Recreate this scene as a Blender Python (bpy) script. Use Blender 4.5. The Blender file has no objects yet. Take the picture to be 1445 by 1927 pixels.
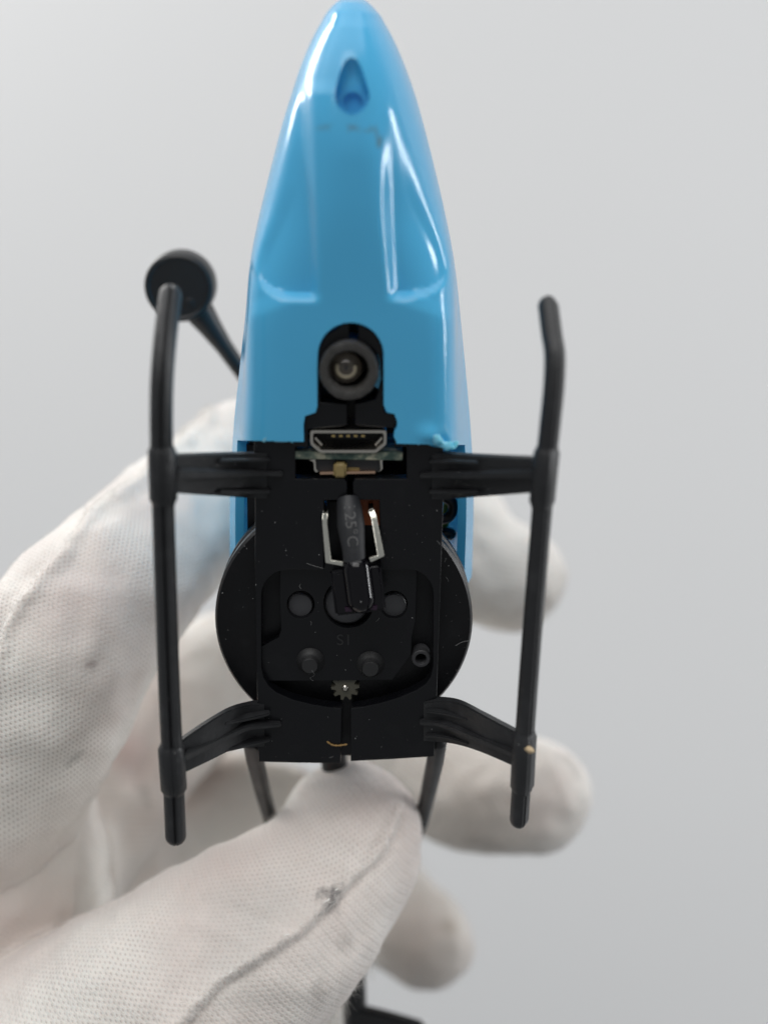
import bpy, bmesh, math, random
import numpy as np
from mathutils import Vector, Matrix, noise
from mathutils.bvhtree import BVHTree
from mathutils.geometry import tessellate_polygon

random.seed(7)
rng = np.random.default_rng(7)
scene = bpy.context.scene
col = scene.collection
MM = 0.001

# ---------------------------------------------------------------- camera
D, K = 130.0, 18.7                      # mm to the subject plane, photo pixels per mm there
CX, CY = 722.5, 963.5
cd = bpy.data.cameras.new('camera')
cam = bpy.data.objects.new('camera', cd); col.objects.link(cam)
cam.location = (0, -D*MM, 0); cam.rotation_euler = (math.pi/2, 0, 0)
cd.sensor_fit = 'VERTICAL'; cd.sensor_height = 36.0
cd.lens = 18.0*D*K/CY
cd.clip_start = 0.002; cd.clip_end = 20
cd.dof.use_dof = True; cd.dof.focus_distance = (D+1.0)*MM
cd.dof.aperture_fstop = cd.lens/4.2
scene.camera = cam

# ---------------------------------------------------------------- world, lamps, exposure
w = bpy.data.worlds.new('World'); scene.world = w; w.use_nodes = True
bg = w.node_tree.nodes['Background']
bg.inputs[0].default_value = (0.93, 0.97, 1.0, 1); bg.inputs[1].default_value = 0.22

def area(name, loc, target, sx, sy, power, color):
    l = bpy.data.lights.new(name, 'AREA'); l.shape = 'RECTANGLE'
    l.size, l.size_y, l.energy, l.color = sx, sy, power, color
    o = bpy.data.objects.new(name, l); col.objects.link(o)
    o.location = loc
    o.rotation_euler = (Vector(target)-Vector(loc)).to_track_quat('-Z', 'Y').to_euler()
    return o
area('window_light', (-0.36, 0.29, 0.36), (0, 0.0, 0.02), 0.06, 0.26, 1.8, (1.0, 0.985, 0.96))
area('ceiling_light', (-0.40, -0.10, 1.6), (0, 0.05, 0), 3.0, 3.0, 38.0, (0.985, 0.99, 1.0))
area('side_window_light', (0.85, 0.06, 0.12), (0, 0.05, 0), 0.10, 0.50, 2.6, (0.97, 0.985, 1.0))
area('front_fill', (-0.15, -1.3, 1.0), (0, 0.0, 0), 1.4, 0.9, 10.5, (1.0, 0.985, 0.965))  # added fill from front and above to brighten the belly, no real lamp

scene.view_settings.view_transform = 'Standard'
scene.view_settings.look = 'None'
scene.view_settings.gamma = 1.0
scene.view_settings.use_curve_mapping = False
scene.view_settings.exposure = 0.08
scene.render.engine = 'CYCLES'
scene.cycles.use_denoising = True
scene.cycles.max_bounces = 10

# ---------------------------------------------------------------- frames: photo pixel -> place
def P(px, py, y):                       # world mm at depth y behind the subject plane
    s = (D+y)/D
    return Vector(((px-CX)/K*s, y, (CY-py)/K*s))
TILT, ROLL = math.radians(18), math.radians(1.2)
V = Vector((math.sin(ROLL), -math.sin(TILT)*math.cos(ROLL), math.cos(TILT)*math.cos(ROLL))).normalized()
U = Vector((1, 0, 0)); U = (U-V*U.dot(V)).normalized()
N = U.cross(V)                          # out of the belly, towards the camera
O = P(652, 1150, 0)
RL = Matrix((U, V, N))                  # world -> helicopter frame
HM = Matrix.Translation(O*MM) @ RL.transposed().to_4x4()
CAMP = Vector((0, -D, 0))
def H(px, py, h=0.0):                   # helicopter frame (mm) at height h over the belly plane
    d = Vector(((px-CX)/K, D, (CY-py)/K))
    t = (h-(CAMP-O).dot(N))/d.dot(N)
    return RL @ (CAMP+d*t-O)
RLn = np.array(RL); On = np.array(O)
def proj(loc):                          # helicopter frame (n,3) -> photo pixels
    wd = loc @ RLn + On
    s = D/(wd[:, 1]+D)
    return CX+wd[:, 0]*s*K, CY-wd[:, 2]*s*K

# ---------------------------------------------------------------- materials
def mat(name): 
    m = bpy.data.materials.new(name); m.use_nodes = True
    nt = m.node_tree; b = nt.nodes['Principled BSDF']
    return m, nt, b
def plastic(name, base, rough, bump=0.0, bscale=900, dirt=0.0, spec=0.5, rvar=0.1):
    m, nt, b = mat(name)
    b.inputs['Base Color'].default_value = (*base, 1); b.inputs['Roughness'].default_value = rough
    b.inputs['Specular IOR Level'].default_value = spec
    tc = nt.nodes.new('ShaderNodeTexCoord')
    n = nt.nodes.new('ShaderNodeTexNoise'); n.inputs['Scale'].default_value = 160; n.inputs['Detail'].default_value = 6
    nt.links.new(tc.outputs['Object'], n.inputs['Vector'])
    mr = nt.nodes.new('ShaderNodeMapRange')
    mr.inputs[1].default_value = 0.3; mr.inputs[2].default_value = 0.7
    mr.inputs[3].default_value = max(0.02, rough-rvar); mr.inputs[4].default_value = rough+rvar
    nt.links.new(n.outputs['Fac'], mr.inputs[0]); nt.links.new(mr.outputs[0], b.inputs['Roughness'])
    if bump:
        n2 = nt.nodes.new('ShaderNodeTexNoise'); n2.inputs['Scale'].default_value = bscale; n2.inputs['Detail'].default_value = 3
        nt.links.new(tc.outputs['Object'], n2.inputs['Vector'])
        bp = nt.nodes.new('ShaderNodeBump'); bp.inputs['Strength'].default_value = bump; bp.inputs['Distance'].default_value = 0.0002
        nt.links.new(n2.outputs['Fac'], bp.inputs['Height']); nt.links.new(bp.outputs[0], b.inputs['Normal'])
    if dirt:
        n3 = nt.nodes.new('ShaderNodeTexNoise'); n3.inputs['Scale'].default_value = 420; n3.inputs['Detail'].default_value = 8
        nt.links.new(tc.outputs['Object'], n3.inputs['Vector'])
        r = nt.nodes.new('ShaderNodeMapRange'); r.inputs[1].default_value = 0.55; r.inputs[2].default_value = 0.8
        r.inputs[4].default_value = dirt
        nt.links.new(n3.outputs['Fac'], r.inputs[0])
        mx = nt.nodes.new('ShaderNodeMix'); mx.data_type = 'RGBA'
        mx.inputs[6].default_value = (*base, 1); mx.inputs[7].default_value = (0.16, 0.16, 0.17, 1)
        nt.links.new(r.outputs[0], mx.inputs[0]); nt.links.new(mx.outputs[2], b.inputs['Base Color'])
    return m
def metal(name, base, rough):
    m = plastic(name, base, rough, 0.15, 1500)
    m.node_tree.nodes['Principled BSDF'].inputs['Metallic'].default_value = 1.0
    return m
M = {}
M['black'] = plastic('black_plastic', (0.0032, 0.0034, 0.0048), 0.32, 0.10, 2600, 0.02, spec=0.38)
M['skid'] = plastic('skid_plastic', (0.015, 0.0155, 0.017), 0.46, 0.25, 1800, 0.12)
M['gear'] = plastic('gear_plastic', (0.0035, 0.0035, 0.0045), 0.38, 0.1, 2600, 0.03, spec=0.35)
M['bossgrey'] = plastic('boss_plastic', (0.055, 0.055, 0.06), 0.45)
M['tip'] = plastic('flybar_plastic', (0.010, 0.010, 0.011), 0.4)
M['gloss'] = plastic('epoxy', (0.002, 0.0015, 0.003), 0.06, rvar=0.02, spec=0.4)
M['sleeve'] = plastic('sleeve_rubber', (0.02, 0.021, 0.024), 0.55, 0.3, 1500)
M['steel'] = metal('nickel', (0.62, 0.58, 0.52), 0.28)
M['lead'] = metal('solder', (0.78, 0.76, 0.68), 0.16)
M['gold'] = metal('gold', (0.65, 0.48, 0.2), 0.3)
M['copper'] = metal('copper', (0.72, 0.47, 0.33), 0.3)
M['yellow'] = plastic('slider_plastic', (0.27, 0.20, 0.08), 0.5)
M['ivory'] = plastic('pinion_plastic', (0.085, 0.08, 0.06), 0.55)
M['print'] = plastic('print_ink', (0.11, 0.11, 0.11), 0.7)
M['orange'] = plastic('orange_tape', (0.30, 0.07, 0.015), 0.5)
M['green'] = plastic('green_wire', (0.16, 0.28, 0.03), 0.45)
M['ledbase'] = plastic('led_base', (0.16, 0.135, 0.11), 0.4)
M['cream'] = plastic('led_cream', (0.75, 0.68, 0.52), 0.35)
M['tan'] = plastic('crumb', (0.55, 0.42, 0.26), 0.8, 0.5, 1500)
M['straw'] = plastic('straw_fibre', (0.28, 0.17, 0.06), 0.8)
M['dust'] = plastic('dust', (0.3, 0.3, 0.3), 0.9)
M['greyplastic'] = plastic('grey_plastic', (0.035, 0.035, 0.038), 0.5)
M['darkgrey'] = plastic('dark_grey_plastic', (0.02, 0.02, 0.021), 0.5, 0.1)
m, nt, b = mat('translucent_purple'); b.inputs['Base Color'].default_value = (0.025, 0.008, 0.025, 1); b.inputs['Roughness'].default_value = 0.1
M['purple'] = m
m, nt, b = mat('led_lens'); b.inputs['Base Color'].default_value = (0.97, 0.95, 0.90, 1); b.inputs['Roughness'].default_value = 0.03
b.inputs['Transmission Weight'].default_value = 1.0; b.inputs['IOR'].default_value = 1.5
M['lens'] = m
# circuit board edge
m, nt, b = mat('board'); b.inputs['Roughness'].default_value = 0.6
tc = nt.nodes.new('ShaderNodeTexCoord'); n = nt.nodes.new('ShaderNodeTexNoise'); n.inputs['Scale'].default_value = 900; n.inputs['Detail'].default_value = 6
cr = nt.nodes.new('ShaderNodeValToRGB')
cr.color_ramp.elements[0].position = 0.36; cr.color_ramp.elements[0].color = (0.03, 0.06, 0.05, 1)
cr.color_ramp.elements[1].position = 0.68; cr.color_ramp.elements[1].color = (0.42, 0.40, 0.30, 1)
e = cr.color_ramp.elements.new(0.5); e.color = (0.11, 0.14, 0.11, 1)
nt.links.new(tc.outputs['Object'], n.inputs['Vector']); nt.links.new(n.outputs['Fac'], cr.inputs[0]); nt.links.new(cr.outputs[0], b.inputs['Base Color'])
M['board'] = m

# blue canopy: glossy translucent moulding, a little scuffed
m, nt, b = mat('blue_plastic')
BLUE = (0.105, 0.56, 0.90)
b.inputs['Roughness'].default_value = 0.2
b.inputs['Specular IOR Level'].default_value = 0.5
b.inputs['Coat Weight'].default_value = 0.3; b.inputs['Coat Roughness'].default_value = 0.06
tc = nt.nodes.new('ShaderNodeTexCoord')
def dirt_spot(nt, tc, pos, rx, ry, scale=700, thr=(0.45, 0.62)):
    mp = nt.nodes.new('ShaderNodeMapping'); mp.vector_type = 'POINT'
    sx, sy = 1/(rx*MM), 1/(ry*MM)
    mp.inputs['Scale'].default_value = (sx, sy, 0.0)
    mp.inputs['Location'].default_value = (-pos.x*MM*sx, -pos.y*MM*sy, 0)
    nt.links.new(tc.outputs['Object'], mp.inputs['Vector'])
    ln = nt.nodes.new('ShaderNodeVectorMath'); ln.operation = 'LENGTH'
    nt.links.new(mp.outputs[0], ln.inputs[0])
    fall = nt.nodes.new('ShaderNodeMapRange'); fall.inputs[1].default_value = 1.0; fall.inputs[2].default_value = 0.0
    nt.links.new(ln.outputs['Value'], fall.inputs[0])
    nz = nt.nodes.new('ShaderNodeTexNoise'); nz.inputs['Scale'].default_value = scale; nz.inputs['Detail'].default_value = 6
    nt.links.new(tc.outputs['Object'], nz.inputs['Vector'])
    th = nt.nodes.new('ShaderNodeMapRange'); th.inputs[1].default_value = thr[0]; th.inputs[2].default_value = thr[1]
    nt.links.new(nz.outputs['Fac'], th.inputs[0])
    mu = nt.nodes.new('ShaderNodeMath'); mu.operation = 'MULTIPLY'
    nt.links.new(fall.outputs[0], mu.inputs[0]); nt.links.new(th.outputs[0], mu.inputs[1])
    return mu.outputs[0]
acc = None
for (px, py, rx, ry, s) in ((655, 242, 3.6, 0.5, 1), (712, 262, 0.5, 1.6, 1)):
    o_ = dirt_spot(nt, tc, H(px, py, 1.6), rx, ry)
    if acc is None: acc = o_
    else:
        a_ = nt.nodes.new('ShaderNodeMath'); a_.operation = 'MAXIMUM'
        nt.links.new(acc, a_.inputs[0]); nt.links.new(o_, a_.inputs[1]); acc = a_.outputs[0]
mx = nt.nodes.new('ShaderNodeMix'); mx.data_type = 'RGBA'
mx.inputs[6].default_value = (*BLUE, 1); mx.inputs[7].default_value = (0.16, 0.18, 0.15, 1)
nt.links.new(acc, mx.inputs[0]); nt.links.new(mx.outputs[2], b.inputs['Base Color'])
n2 = nt.nodes.new('ShaderNodeTexNoise'); n2.inputs['Scale'].default_value = 260; n2.inputs['Detail'].default_value = 5
nt.links.new(tc.outputs['Object'], n2.inputs['Vector'])
bp = nt.nodes.new('ShaderNodeBump'); bp.inputs['Strength'].default_value = 0.05; bp.inputs['Distance'].default_value = 0.0003
nt.links.new(n2.outputs['Fac'], bp.inputs['Height']); nt.links.new(bp.outputs[0], b.inputs['Normal'])
mr = nt.nodes.new('ShaderNodeMapRange'); mr.inputs[1].default_value = 0.3; mr.inputs[2].default_value = 0.75; mr.inputs[3].default_value = 0.09; mr.inputs[4].default_value = 0.26
nt.links.new(n2.outputs['Fac'], mr.inputs[0]); nt.links.new(mr.outputs[0], b.inputs['Roughness'])
tl = nt.nodes.new('ShaderNodeBsdfTranslucent'); tl.inputs[0].default_value = (0.16, 0.66, 0.92, 1)
ms = nt.nodes.new('ShaderNodeMixShader'); ms.inputs[0].default_value = 0.22
nt.links.new(b.outputs[0], ms.inputs[1]); nt.links.new(tl.outputs[0], ms.inputs[2])
nt.links.new(ms.outputs[0], nt.nodes['Material Output'].inputs['Surface'])
M['blue'] = m

# wall
m, nt, b = mat('white_paint')
b.inputs['Roughness'].default_value = 0.75
tc = nt.nodes.new('ShaderNodeTexCoord'); n = nt.nodes.new('ShaderNodeTexNoise'); n.inputs['Scale'].default_value = 4
cr = nt.nodes.new('ShaderNodeValToRGB'); cr.color_ramp.elements[0].color = (0.735, 0.738, 0.742, 1); cr.color_ramp.elements[1].color = (0.77, 0.772, 0.775, 1)
nt.links.new(tc.outputs['Object'], n.inputs['Vector']); nt.links.new(n.outputs['Fac'], cr.inputs[0]); nt.links.new(cr.outputs[0], b.inputs['Base Color'])
M['wall'] = m

# ---------------------------------------------------------------- mesh helpers (mm in, metres out)
def obj(name, verts, faces, material, parent=None, smooth=False, angle=None):
    me = bpy.data.meshes.new(name)
    me.from_pydata([tuple(c*MM for c in v) for v in verts], [], [tuple(f) for f in faces])
    me.materials.append(M[material] if isinstance(material, str) else material)
    me.update()
    bm = bmesh.new(); bm.from_mesh(me); bmesh.ops.recalc_face_normals(bm, faces=bm.faces[:]); bm.to_mesh(me); bm.free()
    if smooth:
        me.shade_smooth()
        if angle is not None: me.set_sharp_from_angle(angle=math.radians(angle))
    o = bpy.data.objects.new(name, me); col.objects.link(o)
    if parent: o.parent = parent
    return o
def tag(o, label=None, cat=None, group=None, kind=None):
    if label: o['label'] = label
    if cat: o['category'] = cat
    if group: o['group'] = group
    if kind: o['kind'] = kind
    return o
def crom(pts, n, closed=False):
    pts = [Vector(p) for p in pts]; out = []
    m_ = len(pts); rngs = m_ if closed else m_-1
    for i in range(rngs):
        if closed: a, b_, c, d = pts[i-1], pts[i], pts[(i+1) % m_], pts[(i+2) % m_]
        else: a, b_, c, d = pts[max(i-1, 0)], pts[i], pts[i+1], pts[min(i+2, m_-1)]
        for j in range(n):
            t = j/n
            out.append(0.5*((2*b_)+(c-a)*t+(2*a-5*b_+4*c-d)*t*t+(3*b_-a-3*c+d)*t**3))
    if not closed: out.append(pts[-1].copy())
    return out
def tube(path, radii, segs=20, cap=True, prof=None, up=None, flat=1.0):
    """verts, faces of a swept tube; prof(angle)->radius factor, hemispherical caps"""
    path = [Vector(p) for p in path]; rads = list(radii)
    if cap:
        a, b_ = path[0], path[-1]
        ta = (path[0]-path[1]).normalized(); tb = (path[-1]-path[-2]).normalized()
        ks = [math.radians(x) for x in (80, 62, 44, 26, 10)]
        path = [a+ta*rads[0]*math.sin(k) for k in ks]+path+[b_+tb*rads[-1]*math.sin(k) for k in ks[::-1]]
        r0, r1 = rads[0], rads[-1]
        rads = [r0*math.cos(k) for k in ks]+rads+[r1*math.cos(k) for k in ks[::-1]]
    vs, fs = [], []
    t0 = (path[1]-path[0]).normalized()
    u = Vector(up) if up else (Vector((0, 0, 1)) if abs(t0.z) < 0.9 else Vector((1, 0, 0)))
    for i, p in enumerate(path):
        t = (path[min(i+1, len(path)-1)]-path[max(i-1, 0)]).normalized()
        u = (u-t*u.dot(t)).normalized(); v = t.cross(u)
        for k in range(segs):
            a = 2*math.pi*k/segs; r = rads[i]*(prof(a) if prof else 1.0)
            vs.append(p+u*math.cos(a)*r+v*math.sin(a)*r*flat)
    n = len(path)
    for i in range(n-1):
        for k in range(segs):
            k2 = (k+1) % segs
            fs.append((i*segs+k, i*segs+k2, (i+1)*segs+k2, (i+1)*segs+k))
    fs.append(tuple(range(segs))); fs.append(tuple((n-1)*segs+k for k in range(segs)))
    return vs, fs
def merge(*parts):
    V_, F_ = [], []
    for v, f in parts:
        o = len(V_); V_ += list(v); F_ += [tuple(i+o for i in ff) for ff in f]
    return V_, F_
def strip(A, B, th, n=6, nrm=(0, 0, -1)):
    """slab between two edge polylines A and B (helicopter frame), thickness th away from the camera"""
    A = crom(A, n); B = crom(B, n); k = len(A); dn = Vector(nrm)*th
    vs = []
    for a, b_ in zip(A, B): vs += [a, b_, b_+dn, a+dn]
    fs = []
    for i in range(k-1):
        for j in range(4):
            j2 = (j+1) % 4
            fs.append((i*4+j, i*4+j2, (i+1)*4+j2, (i+1)*4+j))
    fs += [(0, 1, 2, 3), tuple((k-1)*4+j for j in range(4))]
    return vs, fs
def bevel(o, width=0.12, seg=2, angle=40):
    bm = bmesh.new(); bm.from_mesh(o.data)
    bmesh.ops.remove_doubles(bm, verts=bm.verts[:], dist=1e-7)
    ed = [e for e in bm.edges if len(e.link_faces) == 2 and e.calc_face_angle(0) > math.radians(angle)]
    bmesh.ops.bevel(bm, geom=ed, offset=width*MM, segments=seg, affect='EDGES', clamp_overlap=True)
    bm.to_mesh(o.data); bm.free(); o.data.shade_smooth(); o.data.set_sharp_from_angle(angle=math.radians(45))
    return o
def plate(name, loops, h0, th, material, parent, bev=0.12):
    """flat plate with holes: loops of photo pixels laid on the belly plane, top at h0"""
    cu = bpy.data.curves.new(name, 'CURVE'); cu.dimensions = '2D'; cu.fill_mode = 'BOTH'
    for lp in loops:
        pts = [H(p[0], p[1], h0) if len(p) == 2 else Vector(p) for p in lp]
        sp = cu.splines.new('POLY'); sp.points.add(len(pts)-1); sp.use_cyclic_u = True
        for q, p in zip(sp.points, pts): q.co = (p.x*MM, p.y*MM, 0, 1)
    cu.extrude = (th/2-bev)*MM; cu.bevel_depth = bev*MM; cu.bevel_resolution = 1; cu.offset = -bev*MM
    t = bpy.data.objects.new('t', cu); col.objects.link(t)
    dg = bpy.context.evaluated_depsgraph_get(); dg.update()
    me = bpy.data.meshes.new_from_object(t.evaluated_get(dg))
    bpy.data.objects.remove(t); bpy.data.curves.remove(cu)
    me.name = name
    me.transform(Matrix.Translation((0, 0, (h0-th/2)*MM)))
    me.materials.clear(); me.materials.append(M[material])
    me.shade_flat(); 
    o = bpy.data.objects.new(name, me); col.objects.link(o); o.parent = parent
    return o
def circ(px, py, r, n=40, a0=0, a1=360, ry=None):
    ry = ry or r
    return [(px+r*math.cos(math.radians(a0+(a1-a0)*i/n)), py+ry*math.sin(math.radians(a0+(a1-a0)*i/n))) for i in range(n)]
def lathe(c, prof, segs=48, axis='z'):
    """profile [(r, h)] turned about the belly normal through local point c"""
    vs, fs = [], []
    for r, h in prof:
        for k in range(segs):
            a = 2*math.pi*k/segs; vs.append(Vector((c.x+r*math.cos(a), c.y+r*math.sin(a), h)))
    for i in range(len(prof)-1):
        for k in range(segs):
            k2 = (k+1) % segs; fs.append((i*segs+k, i*segs+k2, (i+1)*segs+k2, (i+1)*segs+k))
    return vs, fs
def capped(vf, segs=48):
    v, f = vf; n = len(v)//segs
    return v, f+[tuple(range(segs)), tuple((n-1)*segs+k for k in range(segs))]
def text(name, body, size, material, parent, c, rot, h, mirror=False, ext=0.03, bold=0.0):
    cu = bpy.data.curves.new(name, 'FONT'); cu.body = body; cu.size = size*MM; cu.align_x = 'CENTER'; cu.align_y = 'CENTER'
    cu.extrude = ext*MM; cu.offset = bold*MM
    t = bpy.data.objects.new('t', cu); col.objects.link(t)
    dg = bpy.context.evaluated_depsgraph_get(); dg.update()
    me = bpy.data.meshes.new_from_object(t.evaluated_get(dg))
    bpy.data.objects.remove(t); bpy.data.curves.remove(cu)
    me.materials.clear(); me.materials.append(M[material])
    o = bpy.data.objects.new(name, me); col.objects.link(o); o.parent = parent
    o.location = (c.x*MM, c.y*MM, h*MM); o.rotation_euler = (0, 0, rot)
    return o
def box(c, sx, sy, sz, rz=0):
    vs = []
    for dx, dy, dz in ((-1, -1, -1), (1, -1, -1), (1, 1, -1), (-1, 1, -1), (-1, -1, 1), (1, -1, 1), (1, 1, 1), (-1, 1, 1)):
        x, y = dx*sx/2, dy*sy/2
        vs.append(Vector((c.x+x*math.cos(rz)-y*math.sin(rz), c.y+x*math.sin(rz)+y*math.cos(rz), c.z+dz*sz/2)))
    return vs, [(0, 1, 2, 3), (4, 5, 6, 7), (0, 1, 5, 4), (1, 2, 6, 5), (2, 3, 7, 6), (3, 0, 4, 7)]
def sstep(a, b_, x):
    t = np.clip((x-a)/(b_-a), 0, 1); return t*t*(3-2*t)

# ================================================================ the setting
WY = 330
wall = obj('wall', [(-3000, WY, -2000), (3000, WY, -2000), (3000, WY, 2000), (-3000, WY, 2000)], [(0, 1, 2, 3)], 'wall')
tag(wall, 'plain white wall behind the held helicopter', 'wall', kind='structure')

# ================================================================ the toy helicopter
heli = bpy.data.objects.new('toy_helicopter', None); col.objects.link(heli)
heli.matrix_world = HM; heli.empty_display_size = 0.01
tag(heli, 'blue and black toy helicopter seen from below, held by its tail', 'toy helicopter')

# ---------------- canopy
HS = -11.0
Lc = [(648, -4), (638, 0), (624, 13), (610, 31), (590, 66), (572, 107), (555, 159), (543, 197), (528, 248), (515, 300), (504, 346), (491, 400), (478, 470), (470, 530), (465, 600), (455, 710), (447, 790), (443, 860), (440, 950), (441, 1075)]
Rc = [(678, -4), (688, 0), (702, 13), (718, 31), (738, 66), (757, 107), (776, 159), (788, 200), (802, 252), (815, 303), (826, 350), (838, 405), (851, 470), (858, 530), (863, 600), (872, 710), (878, 790), (882, 860), (884, 950), (880, 1075)]
tip = H(663, -7, HS)
lp = [H(x, y, HS) for x, y in Lc]; rp = [H(x, y, HS) for x, y in Rc]
_cache = {}
def interp(pts, v, k):                      # smoothed profile through the points
    key = (id(pts), k)
    if key not in _cache:
        xs = np.array([p.y for p in pts]); ys = np.array([getattr(p, k) for p in pts]); o_ = np.argsort(xs); xs, ys = xs[o_], ys[o_]
        g = np.arange(xs[0], xs[-1], 0.05); raw = np.interp(g, xs, ys)
        sg = 1.6; kk = np.exp(-(np.arange(-100, 101)*0.05/sg)**2/2); kk /= kk.sum()
        pad = np.concatenate([2*raw[0]-raw[100:0:-1], raw, 2*raw[-1]-raw[-2:-102:-1]])
        sm = np.convolve(pad, kk, 'valid'); wt = np.clip((g[-1]-g-1.5)/4.0, 0, 1)
        _cache[key] = (g, raw*(1-wt)+sm*wt)
    g, f = _cache[key]
    return np.interp(v, g, f)
lp = [tip]+lp; rp = [tip]+rp
hc = [(663, -7, HS), (663, 4, -7.0), (663, 22, -4.6), (663, 50, -2.8), (663, 95, -1.1), (662, 150, 0.25), (661, 205, 1.1), (660, 245, 1.45), (659, 300, 1.65), (659, 380, 1.8), (658, 560, 1.8), (656, 830, 1.8), (650, 1075, 1.8)]
hcp = [tip]+[H(*q) for q in hc[1:]]
for q, (a, b_, c) in zip(hcp, hc): q.z = c
vt, vr = tip.y, lp[-1].y
NV, NB, NT = 225, 160, 50
tt = np.linspace(0, 1, NV); tt = tt**1.35
vs_ = vt-(vt-vr)*np.clip(tt, 0.00003, 1)
pb = [(-7, 2.0), (300, 2.25), (430, 2.5), (540, 4.6), (600, 8.5), (1075, 10)]
pbv = sorted((H(660, y, 0).y, p) for y, p in pb)
pv = np.interp(vs_, [a for a, _ in pbv], [p for _, p in pbv])
def gsm(f, sg=2.0):
    g = np.linspace(vs_.min(), vs_.max(), 1200); st = g[1]-g[0]; raw = np.interp(g, vs_[::-1], f[::-1])
    n_ = int(4*sg/st); kk = np.exp(-(np.arange(-n_, n_+1)*st/sg)**2/2); kk /= kk.sum()
    return np.interp(vs_, g, np.convolve(np.pad(raw, n_, 'edge'), kk, 'valid'))
pv = gsm(pv)
fbl = sorted((H(660, y, 0).y, q) for y, q in [(-7, 1.0), (430, 1.0), (540, 0.93), (600, 0.89), (720, 0.835), (830, 0.80), (1075, 0.76)])
fbv = gsm(np.interp(vs_, [a for a, _ in fbl], [q for _, q in fbl]))
topf = np.clip((vt-vs_)/42.0, 0, 1)
rows = []
for i in range(NV):
    v = vs_[i]
    ul, ur = interp(lp, v, 'x'), interp(rp, v, 'x')
    if v > lp[1].y:                          # round the very tip
        f = math.sqrt(max(0, (vt-v)/(vt-lp[1].y))); ul = tip.x+(lp[1].x-tip.x)*f; ur = tip.x+(rp[1].x-tip.x)*f
    um, a = (ul+ur)/2, (ur-ul)/2
    a *= 1+0.25*(1-fbv[i])*0.6
    B = interp(hcp, v, 'z')-HS; B = max(B, 0.02)
    T = 17.0*math.sqrt(max(0.0, 1-(1-topf[i])**2))+0.02
    p = pv[i]
    th = np.linspace(0, math.pi, 1500); c, s = np.cos(th), np.sin(th)
    yy = np.abs(s)**(2/p); x = um-np.sign(c)*np.abs(c)**(2/p)*a*(1-(1-fbv[i])*yy); y = HS+yy*B
    L = np.concatenate([[0], np.cumsum(np.hypot(np.diff(x), np.diff(y)))])
    q = np.linspace(0, L[-1], NB)
    bx_, by_ = np.interp(q, L, x), np.interp(q, L, y)
    th = np.linspace(0, math.pi, NT+2)[1:-1]
    tx, ty = um+np.cos(th)*a, HS-np.sin(th)*T
    rows.append(np.stack([np.concatenate([bx_, tx]), np.full(NB+NT, v), np.concatenate([by_, ty])], 1))
G = np.stack(rows)                         # NV x (NB+NT) x 3
flat = G.reshape(-1, 3)
px, py = proj(flat); px = px.reshape(NV, -1); py = py.reshape(NV, -1)
low = np.zeros((NV, NB+NT)); low[:, :NB] = 1
face = low*sstep(HS+2, HS+8, G[:, :, 2])
xl = np.interp(py, [150, 250, 400, 540], [583, 590, 597, 602])
xr = np.interp(py, [150, 240, 300, 400, 540], [722, 712, 714, 717, 727])
out_l, out_r = xl-px, px-xr                # how far outside the keel panel
ys = np.where(px < 660, np.interp(px, [466, 478, 490, 505, 530, 560, 600], [470, 512, 535, 549, 558, 561, 562]),
              np.interp(px, [722, 760, 800, 820, 835, 846, 856], [561, 559, 555, 546, 532, 512, 470]))
inner = sstep(0, 26, out_l)+sstep(0, 20, out_r)
sl = np.interp(py, [y for _, y in Lc], [x for x, _ in Lc]); sr = np.interp(py, [y for _, y in Rc], [x for x, _ in Rc])
rel_l = out_l/np.maximum(xl-sl, 8); rel_r = out_r/np.maximum(sr-xr, 8); nr_ = sstep(340, 510, py)
fadel = 1-sstep(0.35+0.4*nr_, 0.85+0.15*nr_, rel_l); fader = 1-sstep(0.4+0.35*nr_, 0.9+0.1*nr_, rel_r)
scoop = 1.1*sstep(-4, 24, out_l)*fadel*sstep(135, 240, py)+1.2*sstep(-4, 26, out_r)*fader*sstep(190, 430, py)
scoop *= (1-sstep(ys-9, ys+7, py))
grow = 0.62+0.5*sstep(230, 540, py)
dh = -scoop*grow
# the boss that carries the screw well: a shoulder standing off the nose on the left
dh += 0.3*sstep(146, 178, py)*(1-sstep(380, 600, py))*(1-sstep(-8, 14, out_l))*(1-sstep(600, 660, px)*(1-sstep(200, 300, py)))*(1-sstep(-12, 30, out_r))
# the wedge behind the step
fy = np.where(px < 660, np.interp(px, [460, 562], [604, 564]), np.interp(px, [722, 858], [562, 606]))
wedge = sstep(ys-2, ys+4, py)*(1-sstep(fy-3, fy+3, py))
dh += -0.4*wedge*np.clip((fy-py)/30, 0, 1)
# chewed bumps at the rear edge
def gauss(x0, y0, sx, sy): return np.exp(-((px-x0)/sx)**2-((py-y0)/sy)**2)
dh += 0.55*gauss(806, 818, 17, 16)-0.45*gauss(830, 830, 10, 8)+0.2*gauss(848, 826, 5, 16)
G[:, :, 2] += dh*face
def surf_h(x0, y0):                        # height of the moulded belly under a photo pixel
    d = (px[:, :NB]-x0)**2+(py[:, :NB]-y0)**2
    k = np.unravel_index(np.argmin(d), d.shape); return G[k[0], k[1], 2]
nn = NB+NT
cv = [tuple(p) for p in G.reshape(-1, 3)]; cf = []
for i in range(NV-1):
    for k in range(nn):
        k2 = (k+1) % nn; cf.append((i*nn+k, i*nn+k2, (i+1)*nn+k2, (i+1)*nn+k))
cf.append(tuple(range(nn))[::-1]); 
canopy = obj('canopy', cv, cf, 'blue', None, True)
bm = bmesh.new(); bm.from_mesh(canopy.data)
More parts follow.
